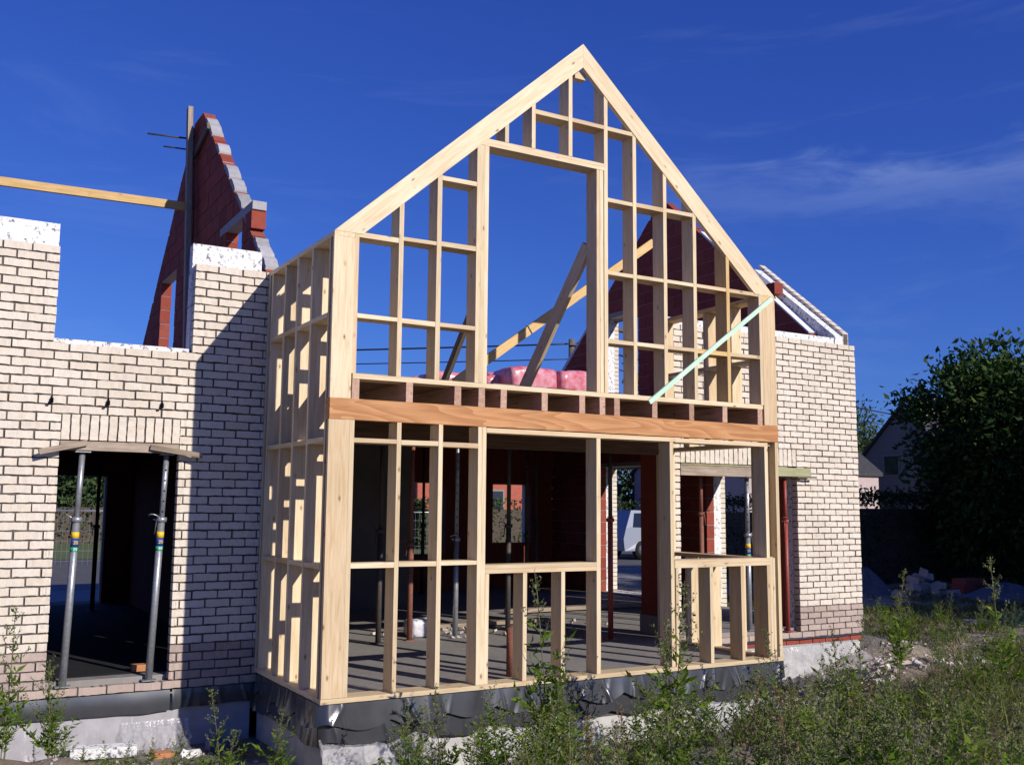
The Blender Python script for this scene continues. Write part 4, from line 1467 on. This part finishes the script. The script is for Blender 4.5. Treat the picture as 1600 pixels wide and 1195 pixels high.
far_house('grey_house', 'dark grey house with steep gable and square chimney behind the big tree', 44.5, 56, 24.5, 35.5, -.32, 1.8, 7.1, 'X', 'wall_grey', 'roof_tile', chim=(45.4, 29.4, .45, 7.55), wins=(('X', 30.3, 31.4, 3.3, 4.5),), eav=.2)
far_house('low_house', 'low pink brick outbuilding with slate roof beyond the hedge', 28.0, 36.3, 25.0, 33, -.32, 3.1, 6.1, 'X', 'wall_pink', 'roof_tile', eav=.15)
far_house('red_house', 'red brick house across the road seen through the rear window', 14.0, 26, 33, 42, -.32, 3.0, 5.9, 'X', 'wall_red', 'roof_tile', wins=(('Y', 19, 20.5, .8, 2.2),))
far_house('purple_roof_house', 'house with dull purple roof beyond the lawn behind the doorway', -4, 7.0, 52, 60, -.32, 2.6, 5.0, 'X', 'wall_grey', 'roof_tile', wins=(('Y', 0, 1.6, .8, 2.2),))
# wheelie bins by the rear window
for (x, y, mt, lab) in ((12.6, 15.2, 'bin_green', 'lime green bin by the road'), (13.35, 15.2, 'bin_blue', 'dark blue bin beside the green one')):
    e = empty('wheelie_bin', (x, y, -.31), lab, 'bin')
    V = [(x - .22, y - .25, -.31), (x + .22, y - .25, -.31), (x + .22, y + .2, -.31), (x - .22, y + .2, -.31), (x - .29, y - .33, .68), (x + .29, y - .33, .68), (x + .29, y + .3, .72), (x - .29, y + .3, .72)]
    put('body', mesh('body', V, BOXF, mt), e)
    boxes('lid', [(x - .31, x + .31, y - .36, y + .33, .722, .78)], mt, e)
    for s_ in (-.2, .2):
        tube('wheel', [(x + s_ - .03, y + .3, -.22), (x + s_ + .03, y + .3, -.22)], .09, 'tyre', e, 12)

# site fence panels along the pavement
FM = None
proto = empty('site_fence', (-5.0, 12.0, -.32), 'galvanised mesh site fence panel behind the house', 'fence', 'mesh fence panels behind the house')
x, y, z = -5.0, 12.0, -.32
for nm, pts in (('rail', [(x, y, z + 1.86), (x + 3.4, y, z + 1.86)]), ('rail', [(x, y, z + .15), (x + 3.4, y, z + .15)]), ('post', [(x, y, z), (x, y, z + 1.9)]), ('post', [(x + 3.4, y, z), (x + 3.4, y, z + 1.9)])):
    tube(nm, pts, .021, 'galv', proto, 8)
V, F = [], []
for i in range(1, 24):
    v_, f_ = tube_geo([(x + i * 3.4 / 24, y, z + .15), (x + i * 3.4 / 24, y, z + 1.86)], .0035, 4)
    F += [tuple(k + len(V) for k in f) for f in f_]; V += v_
for i in range(1, 6):
    v_, f_ = tube_geo([(x, y, z + .15 + i * .285), (x + 3.4, y, z + .15 + i * .285)], .0045, 4)
    F += [tuple(k + len(V) for k in f) for f in f_]; V += v_
put('wire_mesh', mesh('wire_mesh', V, F, 'galv'), proto)
boxes('foot', [(x - .12, x + .12, y - .3, y + .3, z - .01, z + .12)], 'concrete', proto)
for i in range(1, 7):
    c_ = proto.copy(); COL.objects.link(c_); c_.location = (-5.0 + i * 3.48, 12.0, -.32)
    for ch in proto.children:
        d_ = ch.copy(); COL.objects.link(d_); d_.parent = c_

# parked white car, its paint darkened to stand in for shade
car = empty('parked_car', (19.9, 21.0, -.31), 'white car, shade painted into its colour, parked behind the house, seen past the red prop', 'car')
cx, cy, cz = 19.9, 21.0, -.31
side_ = [(-2.1, .30), (2.1, .30), (2.15, .75), (2.05, .98), (1.25, 1.08), (.55, 1.62), (-1.7, 1.66), (-2.05, 1.05), (-2.15, .7)]
V = [(cx + u, cy - .88, cz + v) for u, v in side_] + [(cx + u, cy + .88, cz + v) for u, v in side_]
for k, (u, v) in enumerate(side_):
    if v > 1.2:
        V[k] = (cx + u, cy - .70, cz + v); V[k + len(side_)] = (cx + u, cy + .70, cz + v)
n = len(side_)
me = mesh('body', V, [tuple(range(n)), tuple(range(2 * n - 1, n - 1, -1))] + [(i, i + n, (i + 1) % n + n, (i + 1) % n) for i in range(n)], 'car_white_shaded')
bm = bmesh.new(); bm.from_mesh(me); bmesh.ops.triangulate(bm, faces=[f for f in bm.faces if len(f.verts) > 4]); bmesh.ops.recalc_face_normals(bm, faces=bm.faces); bm.to_mesh(me); bm.free()
put('body', me, car)
for (u0, u1, u2, u3) in ((-1.75, -.55, -.55, -1.6), (-.45, 1.05, .50, -.45)):
    V = [(cx + u0, cy - .885, cz + 1.10), (cx + u1, cy - .885, cz + 1.10), (cx + u2, cy - .735, cz + 1.56), (cx + u3, cy - .735, cz + 1.56)]
    put('side_window', mesh('side_window', V, [(0, 1, 2, 3)], 'glass_dark'), car)
put('windscreen', mesh('windscreen', [(cx + 1.24, cy - .80, cz + 1.105), (cx + 1.24, cy + .80, cz + 1.105), (cx + .60, cy + .66, cz + 1.60), (cx + .60, cy - .66, cz + 1.60)], [(0, 1, 2, 3)], 'glass_dark'), car, (.012, 0, .012))
for u in (-1.35, 1.35):
    for s_ in (-.80, .80):
        wl = tube('wheel', [(cx + u, cy + s_ - .10, cz + .32), (cx + u, cy + s_ + .10, cz + .32)], .32, 'tyre', car, 22)
        tube('rim', [(cx + u, cy + s_ - .106, cz + .32), (cx + u, cy + s_ + .106, cz + .32)], .20, 'rim', wl, 16)
boxes('mirror', [(cx + .85, cx + 1.0, cy - 1.06, cy - .89, cz + 1.08, cz + 1.24)], 'tyre', car)
boxes('headlight', [(cx + 2.0, cx + 2.14, cy - .80, cy - .5, cz + .72, cz + .86)], 'window_frame', car)
boxes('headlight', [(cx + 2.0, cx + 2.14, cy + .5, cy + .80, cz + .72, cz + .86)], 'window_frame', car)

# utility pole with street lamp and cables
pole = empty('utility_pole', (18.9, 25, -.32), 'wooden utility pole with curved lamp arm behind the pallet', 'utility pole')
tube('post', [(18.9, 25, -.32), (18.9, 25, 7.95)], [.15, .12], 'pole_wood', pole, 10)
arm = [(18.95, 25, 7.2)] + [(18.95 + .15 + 1.6 * k / 6, 25 - .3 * k / 6, 7.75 + .75 * math.sin(k / 6 * 1.5)) for k in range(7)]
tube('lamp_arm', arm, .045, 'steel_dark', pole, 8)
boxes('lamp_head', [(20.65, 21.25, 24.55, 24.80, 8.40, 8.54)], 'steel_dark', pole)
for zz in (7.72, 7.1):
    boxes('bracket', [(18.68, 19.12, 24.80, 24.87, zz - .03, zz + .03)], 'steel_dark', pole)
    for s_ in (-.2, .2):
        tube('insulator', [(18.9 + s_, 24.83, zz + .03), (18.9 + s_, 24.83, zz + .13)], .03, 'steel_dark', pole, 8)


def cable(p0, p1, sag, r, label):
    pts = []
    for k in range(25):
        u = k / 24
        pts.append((p0[0] + (p1[0] - p0[0]) * u, p0[1] + (p1[1] - p0[1]) * u, p0[2] + (p1[2] - p0[2]) * u - sag * 4 * u * (1 - u)))
    o = tube('overhead_cable', pts, r, 'wire_black', None, 5)
    tag(o, label, 'cable')


cable((-6, 45, 7.7), (18.75, 24.95, 7.75), .12, .035, 'thick upper cable left of the utility pole')
cable((-6, 44.6, 7.1), (18.75, 24.95, 7.15), .10, .022, 'thin lower cable left of the utility pole')
cable((18.95, 24.95, 7.75), (58, 39.1, 7.75), .15, .04, 'thick cable running from the pole to the grey house chimney')
cable((18.95, 24.95, 7.15), (58, 39.9, 7.1), .15, .025, 'thin cable below the thick one near the grey house chimney')


# ------------------------------------------------------------------ vegetation
def limb(V, F, p0, p1, r0, r1, n=7, seg=4, wig=.05):
    p0, p1 = np.array(p0), np.array(p1)
    pts, rs = [], []
    for k in range(seg + 1):
        u = k / seg
        pts.append(tuple(p0 + (p1 - p0) * u + rng.uniform(-wig, wig, 3) * (0 < k < seg)))
        rs.append(r0 + (r1 - r0) * u)
    v_, f_ = tube_geo(pts, rs, n, cap=True)
    F += [tuple(k + len(V) for k in f) for f in f_]; V += v_


def tree(name, base, h, cr, crown_c, label, nclump, nleaf, lsize, leaf='leaf_tree', trunk_r=.12, group=None, drop=.3, shell=.55, spread=.17):
    """crown: clumps in an ellipsoid (radii cr) around crown_c; each clump is a spray of leaves"""
    base = np.array(base, dtype=float); cc = np.array(crown_c, dtype=float); cr = np.array(cr, dtype=float)
    e = empty(name, tuple(base), label, 'tree', group)
    V, F = [], []
    top = cc.copy(); top[2] = cc[2] + cr[2] * .3
    limb(V, F, base - np.array([0, 0, .2]), top, trunk_r, trunk_r * .3, 9, 6, .06)
    # clump centres on wobbly shells
    d = unit(rng.normal(size=(nclump, 3)))
    rr = (shell + (1 - shell) * rng.random(nclump) ** .6)
    lump = 1 + .16 * np.sin(d[:, 0] * 5 + 1) * np.cos(d[:, 1] * 4 + 2) + .14 * np.sin(d[:, 2] * 7 + d[:, 0] * 3) + rng.uniform(-.12, .16, nclump)
    C = cc + d * cr * (rr * lump)[:, None]
    for i in range(min(26, nclump // 6)):
        k = int(rng.integers(nclump))
        s0 = base + (top - base) * rng.uniform(.3, .9)
        limb(V, F, s0, C[k], trunk_r * .35, .012, 5, 3, .12)
    put('trunk', mesh('trunk', V, F, 'bark', smooth=True), e)
    n = nclump * nleaf
    size = cr.mean() * spread
    off = rng.normal(size=(n, 3)) * size * np.array([1, 1, .75])
    P = np.repeat(C, nleaf, 0) + off
    out = unit(np.repeat(d, nleaf, 0) + .8 * rng.normal(size=(n, 3)) + np.array([0, 0, -drop]))
    U = unit(np.cross(out, rng.normal(size=(n, 3)) + np.array([0, 0, 1.2])))
    L = lsize * rng.uniform(.7, 1.35, n)
    Vv, Ff = leaves(P, out, U, L, L * .5, .18)
    shade = np.clip(.5 + .35 * rng.normal(size=n), 0, 1)
    put('crown', qmesh('crown', Vv, Ff, leaf, rnd=shade), e)
    return e


tree('walnut_tree', (18.7, 6.5, -.3), 5.6, (2.1, 2.1, 2.6), (18.85, 6.5, 2.55), 'big dark leafy tree at the edge of the picture', 420, 95, .16, shell=.35, spread=.115)
tree('willow_tree', (52, 42, -.3), 9, (4.5, 4.0, 4.2), (52, 42, 3.6), 'far feathery green tree between the house corner and the grey gable', 200, 60, .30, 'leaf_far', .25)
for i, (x, y, s, lab) in enumerate(((6.5, 44, 5.0, 'round green tree behind the lawn, seen through the doorway'), (2.0, 47, 4.2, 'yellow green tree beyond the lawn behind the doorway'), (24, 46, 4.5, 'tree behind the red house across the road'), (31, 37, 5.5, 'dark tree above the hedge behind the parked car'), (38, 43, 5.5, 'second tree above the hedge behind the parked car'), (-6, 46, 5, 'tree beyond the lawn at the outer side of the doorway view'))):
    tree('garden_tree', (x, y, -.3), 2 * s, (s * .8, s * .8, s * .8), (x, y, s * .75), lab, 110, 50, .34, 'leaf_far', .2)


def hedge(name, x0, x1, y0, y1, z0, z1, label, n, ls, leaf='leaf_hedge'):
    e = empty(name, ((x0 + x1) / 2, (y0 + y1) / 2, z0), label, 'hedge')
    boxes('branches', [(x0 + .25, x1 - .25, y0 + .2, y1 - .2, z0, z1 - .25)], 'bark', e)
    P = rng.random((n, 3)) * np.array([x1 - x0, y1 - y0, z1 - z0]) + np.array([x0, y0, z0])
    ax = rng.integers(0, 3, n)
    m1 = ax == 0; P[m1, 0] = np.where(rng.random(m1.sum()) < .6, x0, x1)
    m1 = ax == 1; P[m1, 1] = np.where(rng.random(m1.sum()) < .8, y0, y1)
    m1 = ax == 2; P[m1, 2] = z1
    P += rng.normal(size=(n, 3)) * .09
    P[:, 2] = np.maximum(P[:, 2], z0 + .02)
    out = unit(rng.normal(size=(n, 3)) + np.array([-.3, -.5, .5]))
    U = unit(np.cross(out, rng.normal(size=(n, 3))))
    L = ls * rng.uniform(.7, 1.3, n)
    Vv, Ff = leaves(P, out, U, L, L * .55, .15)
    put('foliage', qmesh('foliage', Vv, Ff, leaf, rnd=rng.random(n)), e)


hedge('clipped_hedge', 15.0, 22.5, 8.3, 9.5, -.32, 1.72, 'dark clipped hedge behind the brick pile', 9000, .09)
hedge('clipped_hedge', 15.0, 16.2, 9.5, 14.0, -.32, 1.60, 'hedge running back beyond the house corner', 5000, .09)
hedge('garden_hedge', -20, 12, 40.0, 41.5, -.32, 1.5, 'long green hedge at the back of the lawn across the road', 9000, .16, 'leaf_far')

hedge('garden_hedge', 15, 60, 30.0, 31.2, -.32, 1.55, 'hedge across the road behind the parked car', 9000, .16, 'leaf_far')

# off to the side: the row of tall trees that shades the back of the plot
for i, (x, y, s) in enumerate(((17.3, -5.5, 4.3), (19.9, -5.3, 4.3), (22.6, -5.0, 4.3), (25.4, -4.6, 4.2))):
    tree('screen_tree', (x, y, -.3), 2 * s, (s * .68, s * .68, s * .98), (x, y, s * .98), 'tall tree in the row shading the back of the plot', 190, 60, .30, 'leaf_tree', .2, 'row of tall trees beside the plot')


# weeds -------------------------------------------------------------
def weed_geo(h, seed, bushy=1.0, seedy=.6):
    r_ = np.random.default_rng(seed)
    SV, SF = [], []
    P, Dd, LL, WW, KK = [], [], [], [], []
    lean = r_.uniform(-.12, .12, 2)
    pts = [np.array([0, 0, 0.])]
    nseg = 8
    for k in range(1, nseg + 1):
        u = k / nseg
        pts.append(np.array([lean[0] * h * u ** 1.6 + r_.uniform(-.008, .008), lean[1] * h * u ** 1.6 + r_.uniform(-.008, .008), h * u]))
    pts = np.array(pts)
    at = lambda u: np.array([np.interp(u, np.linspace(0, 1, nseg + 1), pts[:, i]) for i in range(3)])
    v_, f_ = tube_geo([tuple(q) for q in pts], list(np.linspace(.0055, .0018, nseg + 1) * (h / .9) ** .5), 5)
    SV += v_; SF += f_
    nb = int(10 * bushy + 9 * h)
    for i in range(nb):
        u = .10 + .88 * (i + r_.random()) / nb
        p0 = at(u)
        az = i * 2.4 + r_.uniform(-.5, .5)
        bl_ = h * (.34 * (1 - u) ** .8 + .05) * r_.uniform(.6, 1.25) * bushy
        el = r_.uniform(.5, 1.0)
        d0 = np.array([math.cos(az) * math.cos(el), math.sin(az) * math.cos(el), math.sin(el)])
        p1 = p0 + d0 * bl_ * .6
        p2 = p1 + unit(d0 + np.array([0, 0, .6])) * bl_ * .4
        v_, f_ = tube_geo([tuple(p0), tuple(p1), tuple(p2)], [.0022, .0014, .0008], 3, cap=False)
        f_ = [tuple(k + len(SV) for k in f) for f in f_]; SV += v_; SF += f_
        m_ = max(4, int(bl_ * 80))
        for k in range(m_):
            w_ = (k + r_.random()) / m_
            q = p0 + (p1 - p0) * min(1, w_ / .6) if w_ < .6 else p1 + (p2 - p1) * (w_ - .6) / .4
            a2 = r_.uniform(0, 6.28)
            dd = unit(d0 * .6 + np.array([math.cos(a2), math.sin(a2), r_.uniform(-.5, .6)]))
            isseed = (u > 1 - seedy) and (w_ > .35)
            if isseed:
                for _ in range(2):
                    P.append(q + r_.normal(size=3) * .006); Dd.append(unit(dd + r_.normal(size=3) * .5)); LL.append(r_.uniform(.010, .022)); WW.append(.013); KK.append(1)
            else:
                P.append(q); Dd.append(dd); l_ = r_.uniform(.036, .090) * (1.25 - u * .65) * (h / .9) ** .3; LL.append(l_); WW.append(l_ * .30); KK.append(0)
    # top spike
    for k in range(int(70 * seedy + 10)):
        u = r_.uniform(.72, 1.0)
        a2 = r_.uniform(0, 6.28)
        P.append(at(u) + r_.normal(size=3) * .010); Dd.append(unit(np.array([math.cos(a2), math.sin(a2), .8]))); LL.append(r_.uniform(.012, .026)); WW.append(.013); KK.append(1)
    P = np.array(P); Dd = np.array(Dd)
    U = unit(np.cross(Dd, r_.normal(size=P.shape) + np.array([0, 0, 1.])))
    Lv, Lf = leaves(P, Dd, U, np.array(LL), np.array(WW), .2)
    return (np.array(SV), [f for f in SF if len(f) == 4]), (Lv, Lf, np.array(KK), r_.random(len(P)))


WG = [weed_geo(1.0, 100 + i, bushy=.75 + .5 * (i % 3) / 2, seedy=(.35, .6, .75, .5)[i % 4]) for i in range(12)]


def weed_mesh(specs, name, mats=('stem', 'leaf_weed', 'leaf_seed')):
    """specs: (variant, (x,y,z), height, rot) joined into one mesh in world space relative to the first"""
    VV, FF, II, RR = [], [], [], []
    k0 = 0
    o_ = np.array(specs[0][1], dtype=float)
    for (v_, p, h, rz) in specs:
        (sv, sf), (lv, lf, kk, rr) = WG[v_]
        ca, sa = math.cos(rz), math.sin(rz)
        R_ = np.array([[ca, -sa, 0], [sa, ca, 0], [0, 0, 1]])
        s = np.array([h ** .75, h ** .75, h])
        off = np.array(p, dtype=float) - o_
        VV.append((sv * s) @ R_.T + off); FF.append(np.array(sf) + k0); II.append(np.zeros(len(sf))); RR.append(np.zeros(len(sf))); k0 += len(sv)
        VV.append((lv * s) @ R_.T + off); FF.append(lf + k0); II.append(1 + kk); RR.append(np.clip(rr * .7 + rng.random() * .3, 0, 1)); k0 += len(lv)
    return qmesh(name, np.concatenate(VV), np.concatenate(FF), list(mats), np.concatenate(II), rnd=np.concatenate(RR)), o_


CAMP = np.array([-2.6603, -7.3425, 1.4612]); RN = np.array(Rm)


def ground_under(u_, y_, v_):
    """plan position at depth y_ on the sight line through a photo point, and the height of that line there"""
    d_ = RN @ np.array([(u_ - 800) / 1567.08, 1, -(v_ - 597.5) / 1567.08])
    t_ = (y_ - CAMP[1]) / d_[1]
    return CAMP + d_ * t_


TALL = [
    (858, 893, -1.35, 'tallest bushy weed in front of the long low sill', 0), (1556, 872, -1.6, 'tall spindly weed against the dark tree', 3),
    (1050, 905, -.9, 'upright weed in front of the post beside the open bay', 1), (1222, 985, -.75, 'seedy weed at the right corner of the timber frame', 6),
    (1188, 1025, -1.4, 'slim seedy weed before the fanned film', 7), (1312, 985, -.6, 'dark upright weed before the corner of the white foundation', 2),
    (1338, 960, -1.0, 'tall thin weed rising past the house corner', 3), (352, 1072, .3, 'pale branching weed in the shade beside the frame', 6),
    (437, 1105, .1, 'small seedy weed just off the frame corner', 7), (22, 950, .2, 'tall seedy weed at the picture edge before the cream wall', 3),
    (85, 1030, .4, 'yellowish weed before the grey plinth', 2), (272, 1140, .2, 'low branching weed near the white crumbs', 5),
    (692, 1068, -.9, 'weed with forked tips before the triple stud', 9), (642, 1100, -1.0, 'leafy weed before the black membrane', 4),
    (780, 1070, -1.3, 'weed left of the tallest bushy one', 8), (1465, 1010, -1.2, 'weed standing on the grey soil beyond the rubble', 1), (1400, 890, -.2, 'thin weed before the brick pile', 3)]
for (u_, v_, y_, lab, var) in TALL:
    p = ground_under(u_, y_, v_)
    g = float(gz(p[0], p[1])) - .02
    h = max(.25, p[2] - g)
    ns = 5 if var == 0 else (3 if var in (1, 4, 8, 9, 2) else 2)
    me, o_ = weed_mesh([((var + 5 * i) % 12, (p[0] + rng.normal() * .05 * (i > 0), p[1] + rng.normal() * .05 * (i > 0), g), h * (1 if i == 0 else rng.uniform(.5, .85)), rng.uniform(0, 6)) for i in range(ns)], 'weed')
    o = put('weed', me, None, o_)
    tag(o, lab, 'weed', 'tall weeds in front of the house')

# the tangle of lower weeds that nobody could count
spec = []
for i in range(240):
    u_ = 600 + 1060 * rng.random() ** .6
    y_ = rng.uniform(-2.4, -.6) if i < 130 else rng.uniform(-4.4, -2.2)
    p = ground_under(u_, y_, 1100)
    x = p[0]
    if y_ > -.9 and x < 4.0 and rng.random() < .5: continue
    lim = 1168 - 72 * min(1, max(0, (u_ - 600) / 800)) + rng.uniform(-75, 75) + (15 if i >= 130 else 0)
    q = ground_under(u_, y_, lim)
    g = float(gz(x, y_)) - .02
    h = q[2] - g
    if h < .12: continue
    spec.append((int(rng.integers(12)), (x, y_, g), min(h, .95), rng.uniform(0, 6.3)))
me, o_ = weed_mesh(spec, 'weed_thicket')
dry = [(v_, p_, h_ * rng.uniform(.8, 1.15), rz) for (v_, p_, h_, rz) in spec[::11]]
dry = [(v_, (p_[0] + rng.uniform(-.2, .2), p_[1] + rng.uniform(-.2, .2), p_[2]), h_, rz) for (v_, p_, h_, rz) in dry]
me2, o2_ = weed_mesh(dry, 'dry_weeds', ('stem_dry', 'leaf_dry', 'leaf_dry'))
o2 = put('dry_weeds', me2, None, o2_); tag(o2, 'withered brown weeds among the green ones at the foot of the picture', 'weeds', kind='stuff')
o = put('weed_thicket', me, None, o_); tag(o, 'tangle of green weeds along the foot of the picture', 'weeds', kind='stuff')
spec = []
for i in range(150):
    x, y = rng.uniform(4.6, 13), rng.uniform(-1.5, 3.2)
    if y > 1.2 and x < 8.6: continue
    if 5.4 < x < 8.2 and -.1 < y < 1.6 and rng.random() < .85: continue
    spec.append((int(rng.integers(12)), (x, y, float(gz(x, y)) - .02), rng.uniform(.15, .5), rng.uniform(0, 6.3)))
for i in range(26):
    x, y = rng.uniform(-2.6, -.2), rng.uniform(-.3, 1.2)
    spec.append((int(rng.integers(12)), (x, y, float(gz(x, y)) - .02), rng.uniform(.10, .28), rng.uniform(0, 6.3)))
me, o_ = weed_mesh(spec, 'ground_weeds')
o = put('ground_weeds', me, None, o_); tag(o, 'scattered low weeds on the soil beside the house', 'weeds', kind='stuff')

# grass on the bank
n = 75000
x = rng.uniform(4.8, 17, n); y = rng.uniform(-2.5, 7.5, n)
k = (vnoise(x, y, .8, 9) + .45 * vnoise(x, y, 3.1, 4) > .66) & ~((x < 8.7) & (y > .1)) & ~((x < 8.0) & (y > -.4))
x, y = x[k], y[k]; n = len(x)
P = np.stack([x, y, gz(x, y) - .01], 1)
az = rng.uniform(0, 6.28, n)
Dd = unit(np.stack([np.cos(az) * .5, np.sin(az) * .5, np.ones(n)], 1))
U = unit(np.cross(Dd, np.stack([np.cos(az + .3), np.sin(az + .3), np.zeros(n)], 1)))
L = rng.uniform(.04, .15, n)
Vv, Ff = leaves(P, Dd, U, L, np.full(n, .014), .3)
o = put('grass', qmesh('grass', Vv, Ff, 'grass', rnd=rng.random(n))); tag(o, 'short patchy grass on the bank beside the house', 'grass', kind='stuff')

# broad dock leaves among the weeds
for (u_, v_, y_, lab, n_) in ((1175, 1125, -1.1, 'broad dark dock plant below the fanned film', 7), (1290, 1110, -1.5, 'dock plant with upright leaves before the rubble', 8), (1030, 1150, -1.3, 'low dock plant among the weeds before the film', 6)):
    p = ground_under(u_, y_, v_); g = float(gz(p[0], p[1]))
    e = empty('dock_plant', (p[0], p[1], g), lab, 'plant')
    h = max(.2, p[2] - g)
    for i in range(n_):
        az = i * 2.4 + rng.uniform(-.4, .4); L_ = h * rng.uniform(.75, 1.1)
        V, F = [], []
        for k in range(7):
            t_ = k / 6
            w_ = .16 * L_ * math.sin(math.pi * min(1, .12 + t_ * .88)) + .004
            c_ = np.array([math.cos(az) * L_ * .55 * t_ ** 1.2, math.sin(az) * L_ * .55 * t_ ** 1.2, L_ * (t_ - .28 * t_ ** 3)])
            s_ = np.array([-math.sin(az), math.cos(az), 0])
            V += [tuple(c_ - s_ * w_ + np.array([0, 0, .15 * w_])), tuple(c_ - np.array([0, 0, .25 * w_])), tuple(c_ + s_ * w_ + np.array([0, 0, .15 * w_]))]
        for k in range(6):
            a = 3 * k
            F += [(a, a + 1, a + 4, a + 3), (a + 1, a + 2, a + 5, a + 4)]
        put('leaf', mesh('leaf', V, F, 'leaf_broad', smooth=True, rnd=np.full(len(F), rng.random())), e, (p[0], p[1], g))

# long grass blades mixed into the weeds at the foot of the picture
n = 4500
u_ = 620 + 1000 * rng.random(n) ** .7; y_ = rng.uniform(-4.2, -.6, n)
dirs = np.stack([(u_ - 800) / 1567.08, np.ones(n), np.full(n, -(1120 - 597.5) / 1567.08)], 1) @ RN.T
x_ = CAMP[0] + dirs[:, 0] * (y_ - CAMP[1]) / dirs[:, 1]
k = vnoise(x_, y_, 1.4, 12) > .35
x_, y_ = x_[k], y_[k]; n = len(x_)
P = np.stack([x_, y_, gz(x_, y_) - .01], 1)
az = rng.uniform(0, 6.28, n)
Dd = unit(np.stack([np.cos(az) * .45, np.sin(az) * .45, np.ones(n)], 1))
U = unit(np.cross(Dd, np.stack([np.cos(az + 1.2), np.sin(az + 1.2), np.zeros(n)], 1)))
L = rng.uniform(.15, .45, n)
Vv, Ff = leaves(P, Dd, U, L, rng.uniform(.006, .012, n), .25)
o = put('grass', qmesh('grass', Vv, Ff, 'grass', rnd=rng.random(n))); tag(o, 'long loose grass between the weeds at the foot of the picture', 'grass', kind='stuff')
